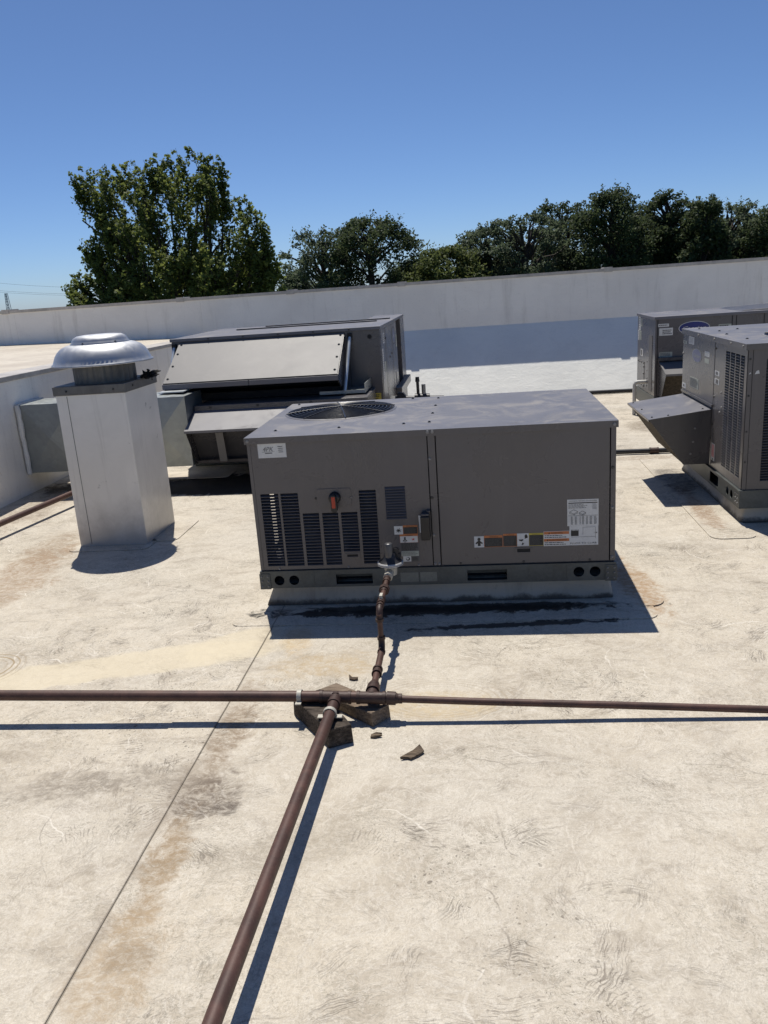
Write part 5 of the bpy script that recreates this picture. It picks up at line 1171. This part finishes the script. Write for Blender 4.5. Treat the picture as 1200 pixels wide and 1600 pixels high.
m = MB(); m.hexa([(-0.87, 8.55, 0.44), (-0.70, 8.55, 0.44), (-0.70, 8.65, 0.44), (-0.87, 8.65, 0.44)], [(-0.84, 8.57, 0.56), (-0.78, 8.57, 0.56), (-0.78, 8.63, 0.56), (-0.84, 8.63, 0.56)]); obj('wedge_cover', m, 'valve_dark', T)

# ------------------------------------------------------------------ trees
def leaf_mesh(name, pos, nrm, size, mat, parent, rng, shape='maple'):
    """one mesh of many leaf shaped faces (numpy)"""
    n = len(pos)
    if shape == 'maple': base = np.array([(0, -.5), (.32, -.28), (.5, .1), (.18, .14), (0, .5), (-.18, .14), (-.5, .1), (-.32, -.28)])
    else: base = np.array([(0, -.5), (.26, -.1), (.2, .25), (0, .5), (-.2, .25), (-.26, -.1)])
    k = len(base)
    a = rng.normal(size=(n, 3)); nrm = nrm / np.linalg.norm(nrm, axis=1, keepdims=True)
    t = np.cross(nrm, a); t /= np.linalg.norm(t, axis=1, keepdims=True) + 1e-9
    b = np.cross(nrm, t)
    V = pos[:, None, :] + size[:, None, None] * (base[None, :, 0, None] * t[:, None, :] + base[None, :, 1, None] * b[:, None, :])
    V = V + (np.abs(base[None, :, 0, None]) * 0.5) * size[:, None, None] * nrm[:, None, :] * 0.5
    me = bpy.data.meshes.new(name)
    org = np.array(parent['_o'])
    me.vertices.add(n * k); me.vertices.foreach_set('co', (V.reshape(-1, 3) - org).ravel())
    me.loops.add(n * k); me.loops.foreach_set('vertex_index', np.arange(n * k))
    me.polygons.add(n); me.polygons.foreach_set('loop_start', np.arange(n) * k); me.polygons.foreach_set('loop_total', np.full(n, k))
    me.materials.append(MAT[mat]); me.update(calc_edges=True); me.validate()
    o = bpy.data.objects.new(name, me); COL.objects.link(o); o.parent = parent
    return o

def limb_path(p0, p1, rd, n=7, sag=0.12, wob=0.04):
    p0, p1 = Vector(p0), Vector(p1); L_ = (p1 - p0).length; out = []
    w1 = Vector((rd.uniform(-1, 1), rd.uniform(-1, 1), rd.uniform(-1, 1))) * wob * L_
    for i in range(n):
        t = i / (n - 1); q = p0.lerp(p1, t); q.z += math.sin(math.pi * t) * sag * L_ * (0.5); q += w1 * math.sin(2.2 * math.pi * t); out.append(q)
    return out

def near_tree():
    base = (-11.0, 30.5, -5.0)
    rd = random.Random(11); rng = np.random.default_rng(11)
    T = thing('maple_tree', base, 'large bright green tree with spiky upward branches above the left end of the wall', 'tree')
    # the crown's reach seen from the south: height of the leaf mass along x, sampled at branch ends
    rim = [(-14.5, 6.05), (-13.6, 6.15), (-12.75, 6.2), (-11.6, 6.3), (-11.05, 6.35), (-10.05, 6.6), (-9.3, 6.25), (-8.75, 6.0), (-8.95, 5.2), (-8.85, 4.7), (-8.05, 4.8), (-7.6, 3.95), (-7.45, 3.5), (-7.3, 2.7), (-7.2, 2.1), (-7.2, 0.8), (-7.4, -0.6), (-9, -1.5), (-13, -1.5), (-14.6, -0.4), (-15.3, 1.2), (-15.25, 2.2), (-14.75, 2.75), (-13.7, 2.55), (-14.45, 3.5), (-13.95, 4.0), (-13.4, 4.1), (-13.85, 4.75), (-13.5, 5.15), (-14.3, 5.7)]
    n_ = len(rim)
    def inside(x, z):
        c = False
        for i in range(n_):
            (x1, z1), (x2, z2) = rim[i], rim[(i + 1) % n_]
            if (z1 > z) != (z2 > z) and x < (x2 - x1) * (z - z1) / (z2 - z1) + x1: c = not c
        return c
    def chord(x, z): return min(math.hypot(x - a, z - b) for a, b in rim)
    tm = MB(); fork = Vector((-11.0, 30.5, -1.6))
    tm.tube([base, (-11.02, 30.5, -3.2), fork], [0.30, 0.25, 0.22], 10)
    pos = []; size = []
    def clump(c, r, n, s):
        d = rng.normal(size=(n, 3)); d /= np.linalg.norm(d, axis=1, keepdims=True)
        pos.append(np.array(c) + d * (r * rng.random(n) ** 0.45)[:, None]); size.append(np.full(n, s) * rng.uniform(0.6, 1.3, n))
    def spray(root, d, l, n, r0):
        """a leafy twig: leaves thin out towards its tip"""
        for j in range(n):
            t = (j + rd.random()) / n
            clump(root + d * l * t + Vector((rd.gauss(0, 1), rd.gauss(0, 1), rd.gauss(0, 1))) * 0.07, r0 * (1.2 - 0.65 * t), 12, 0.122)
    hub = Vector((-11.0, 30.5, 0.2)); k = 0
    cand = [(x, z, 0.0) for x, z in rim if z > 1.0]
    for i in range(n_):
        (x1, z1), (x2, z2) = rim[i], rim[(i + 1) % n_]
        if min(z1, z2) > 0.5:
            for t in (0.33, 0.66): cand.append((x1 + (x2 - x1) * t, z1 + (z2 - z1) * t, 0.0))
    while len(cand) < 1080:
        x, z = rd.uniform(-15.4, -6.8), rd.uniform(-1.3, 6.4) if len(cand) < 700 else rd.uniform(-0.5, 3.4)
        if not inside(x, z): continue
        h = math.sin(x * 2.1 + z * 1.3) + math.sin(x * 1.1 - z * 2.7 + 2)
        if h < -1.7: continue                                 # holes where the sky shows through
        dep = min(3.0, 0.25 + chord(x, z) * 1.7)
        cand.append((x, z, rd.uniform(-dep, dep)))
    for i, (x, z, dy) in enumerate(cand):
        c = Vector((x, 30.5 + dy, z)); d = (c - hub); d.normalize(); d = (d * 0.75 + Vector((rd.gauss(0, 0.25), rd.gauss(0, 0.25), 0.55))).normalized()
        l = rd.uniform(0.55, 0.95); root = c - d * l * 0.85
        if dy == 0.0: l *= 1.25; c = c + d * rd.uniform(-0.1, 0.45)
        spray(root, d, l, 8, rd.uniform(0.15, 0.25))
        tm.tube([root - d * (0.3 if dy else 0.0), root.lerp(c, 0.4), c], [0.018, 0.013, 0.005], 4)
        if i % 9 == 0:
            path = limb_path(fork + Vector((rd.uniform(-.15, .15), rd.uniform(-.15, .15), rd.uniform(-.6, .6))), root, rd, 8, 0.08); tm.tube(path, [0.11 * (1 - j / 8) + 0.015 for j in range(8)], 6)
    obj('trunk', tm, 'bark', T)
    P = np.concatenate(pos); Sz = np.concatenate(size)
    nr = rng.normal(size=P.shape); nr[:, 2] = np.abs(nr[:, 2]) + 0.35
    leaf_mesh('crown', P, nr, Sz, 'leaf_a', T, rng)
near_tree()

def far_tree(x, y, top, wid, style, mat, label, seed, lean=0.0, low=-4.0):
    """crown of many leaf clumps hung on limbs; styles differ in outline and in how open they are"""
    rd = random.Random(seed); rng = np.random.default_rng(seed); base = (x, y, -5.0)
    T = thing('far_tree', base, label, 'tree', 'trees beyond the wall')
    top = top - 0.75; wid = wid * 1.22
    tm = MB(); hgt = top + 5; R = wid / 2
    tm.tube([base, (x + lean * 0.3, y, -5 + hgt * 0.3), (x + lean * 0.7, y, -5 + hgt * 0.62), (x + lean, y, -5 + hgt * 0.9)], [0.42, 0.34, 0.22, 0.06], 8)
    pos = []; size = []; lumps = []
    if style == 'dense': nl, rl, per, sq = 150, 0.80, 105, 1.0
    elif style == 'airy': nl, rl, per, sq = 120, 0.66, 90, 0.55
    elif style == 'spire': nl, rl, per, sq = 125, 0.60, 90, 1.0
    else: nl, rl, per, sq = 60, 0.8, 110, 0.9
    for i in range(nl):
        t = rd.random()                                            # height in the crown
        z = low + (top - 0.5 - low) * (t ** 0.8)
        if style == 'spire': rr = R * (1.0 - 0.72 * t ** 1.3)
        elif style == 'airy': rr = R * (0.45 + 0.62 * math.sin(math.pi * min(1, t * 0.98) ** 1.5))
        else: rr = R * math.sqrt(max(0.06, 1 - max(0, (t - 0.45) / 0.56) ** 2.2)) * (0.86 + 0.14 * t)
        a = rd.random() * 6.283; q = rr * math.sqrt(rd.uniform(0.25, 1.0)) * rd.uniform(0.85, 1.12)
        c = Vector((x + lean * (z + 5) / hgt + q * math.cos(a), y + q * math.sin(a), z))
        lr = rl * rd.uniform(0.6, 1.25) * (0.75 if t > 0.85 else 1)
        lumps.append((c, lr))
        if rd.random() < (0.8 if style == 'airy' else 0.35):
            zz = max(-3.0, c.z - rd.uniform(1.5, 3.5)); p0 = Vector((x + lean * (zz + 5) / hgt, y, zz)); tm.tube(limb_path(p0, c, rd, 6, 0.1, 0.06), [0.13, 0.11, 0.09, 0.07, 0.05, 0.03], 5)
        n = int(1.35 * per * (lr / rl) ** 2); d = rng.normal(size=(n, 3)); d /= np.linalg.norm(d, axis=1, keepdims=True)
        pos.append(np.array(c) + d * (lr * rng.random(n) ** 0.4)[:, None] * np.array([1.15, 1.15, 0.62 if sq < 1 else 0.85])); size.append(rng.uniform(0.16, 0.34, n))
        # ragged sprays sticking out of the clump
        for k in range(3):
            dv = Vector((rd.gauss(0, 1), rd.gauss(0, 1), rd.uniform(0, 1.2))).normalized(); m_ = 10
            tt = rng.random(m_); pos.append(np.array(c) + np.outer(lr * (0.7 + 0.85 * tt), np.array(dv)) + rng.normal(size=(m_, 3)) * 0.10); size.append(rng.uniform(0.16, 0.30, m_))
    obj('trunk', tm, 'bark', T)
    P = np.concatenate(pos); Sz = np.concatenate(size)
    nr = rng.normal(size=P.shape); nr[:, 2] = np.abs(nr[:, 2]) + 0.3
    leaf_mesh('crown', P, nr, Sz, mat, T, rng, 'oval')
FT = [  # x, distance, top, width, style, leaves, label, lean
    (-16.2, 76, 4.2, 2.8, 'dense', 'leaf_c', 'small rounded far tree right beside the big bright tree', 0),
    (-12.6, 70, 7.7, 5.2, 'airy', 'leaf_c', 'pale feathery tree at the left side of the dense dome shaped tree', 0.2),
    (-8.3, 69, 7.9, 7.4, 'dense', 'leaf_b', 'wide dense dome shaped dark tree standing apart left of the gap', 0),
    (-4.7, 72, 4.6, 3.6, 'dense', 'leaf_d', 'low yellow green tree in the gap of the tree line', 0),
    (-1.9, 66, 5.1, 5.0, 'dense', 'leaf_d', 'mid green bushy tree just right of the gap', 0),
    (1.0, 70, 6.6, 5.2, 'airy', 'leaf_c', 'open feathery tree with sky showing through its limbs', 0.4),
    (5.2, 68, 7.4, 5.8, 'airy', 'leaf_c', 'feathery tree with a visible leaning trunk', -1.3),
    (8.2, 73, 8.2, 5.0, 'airy', 'leaf_b', 'tall flat topped tree whose top branch reaches left', -0.8),
    (10.9, 68, 8.4, 5.6, 'dense', 'leaf_b', 'tallest dense dark tree of the line', 0),
    (13.9, 72, 7.4, 4.2, 'dense', 'leaf_b', 'dark rounded tree between the tallest tree and the tufted tree', 0),
    (15.6, 70, 8.1, 3.4, 'airy', 'leaf_b', 'slender tree with a tufted top sticking up above the line', 0.3),
    (17.6, 67, 7.3, 4.6, 'spire', 'leaf_b', 'pointed dark tree right of the tufted tree', 0),
    (20.2, 70, 7.0, 5.4, 'airy', 'leaf_c', 'grey green tree second from the right end of the line', 0),
    (23.6, 68, 7.0, 5.6, 'dense', 'leaf_b', 'dense tree cut by the right edge of the photo', 0),
]
for i, (x, y, tp, wd, st, mt, lb, ln) in enumerate(FT): far_tree(x, y, tp, wd, st, mt, lb, 100 + i, ln)
rng = np.random.default_rng(77)
ug = bpy.data.objects.new('undergrowth', None)
def undergrowth():
    T = {'_o': (0, 0, 0)}
    n = 26000; X = rng.uniform(-5.5, 32, n); Y = rng.uniform(73, 80, n)
    hh = 3.2 + 1.2 * np.sin(X * 0.9) * np.sin(X * 0.37 + 1) + 0.8 * np.sin(X * 2.3) + np.clip((X - 1) * 0.22, 0, 2.6)
    Z = -5 + rng.random(n) ** 0.7 * (hh + 3.6)
    P = np.stack([X, Y, Z], 1); nr = rng.normal(size=P.shape); nr[:, 2] = np.abs(nr[:, 2]) + 0.3
    e = bpy.data.objects.new('tmp', None); e['_o'] = (0.0, 0.0, 0.0)
    o = leaf_mesh('undergrowth', P, nr, rng.uniform(0.22, 0.48, n), 'leaf_c', e, rng, 'oval'); o.parent = None
    bpy.data.objects.remove(e); o['kind'] = 'stuff'; o['label'] = 'dark shrubs filling the foot of the tree line'; o['category'] = 'undergrowth'
undergrowth()
bpy.data.objects.remove(ug)
# little distant tree tops at the left end of the wall
for i, (x, tp, wd, lb) in enumerate(((-88.0, 2.6, 3.6, 'tiny distant tree top just showing over the left end of the wall'), (-77.5, 3.2, 3.0, 'tiny distant tree top nearest the big bright tree on its left'))):
    far_tree(x, 190, tp, wd, 'dense', 'leaf_c', lb, 300 + i)

# ------------------------------------------------------------------ power line far off
T = thing('power_pylon', (-176.4, 300, -5), 'tiny grey lattice pylon far off above the left end of the wall', 'pylon')
m = MB(); zz = [-5, -1, 2, 4.5, 6.5, 8.2]; ww = [1.0, 0.75, 0.6, 0.5, 0.42, 0.35]
for sx in (-1, 1):
    for sy in (-1, 1): m.tube([(-176.4 + sx * b, 300 + sy * b, a) for a, b in zip(zz, ww)], 0.10, 5)
for k in range(5):
    for s_ in (-1, 1): m.tube([(-176.4 - s_ * ww[k], 299.6, zz[k]), (-176.4 + s_ * ww[k + 1], 299.6, zz[k + 1])], 0.07, 4)
obj('lattice_mast', m, 'steel', T)
for i, (za, zb_, lb) in enumerate(((12.6, 8.0, 'topmost of the three thin power lines at the left edge'), (9.7, 5.9, 'middle of the three thin power lines at the left edge'), (9.1, 5.4, 'lowest of the three thin power lines at the left edge'))):
    m = MB(); m.tube([(-186 + 56 * t, 300, za + 0.6 + (zb_ - za - 1.6) * t - 2.0 * math.sin(math.pi * t) * 0.35) for t in [j / 10 for j in range(11)]], 0.045, 4); tag(obj('power_line', m, 'steel', loc=(-186, 300, za)), lb, 'power line', 'power lines in the sky')

for o in bpy.data.objects:
    if '_o' in o: del o['_o']
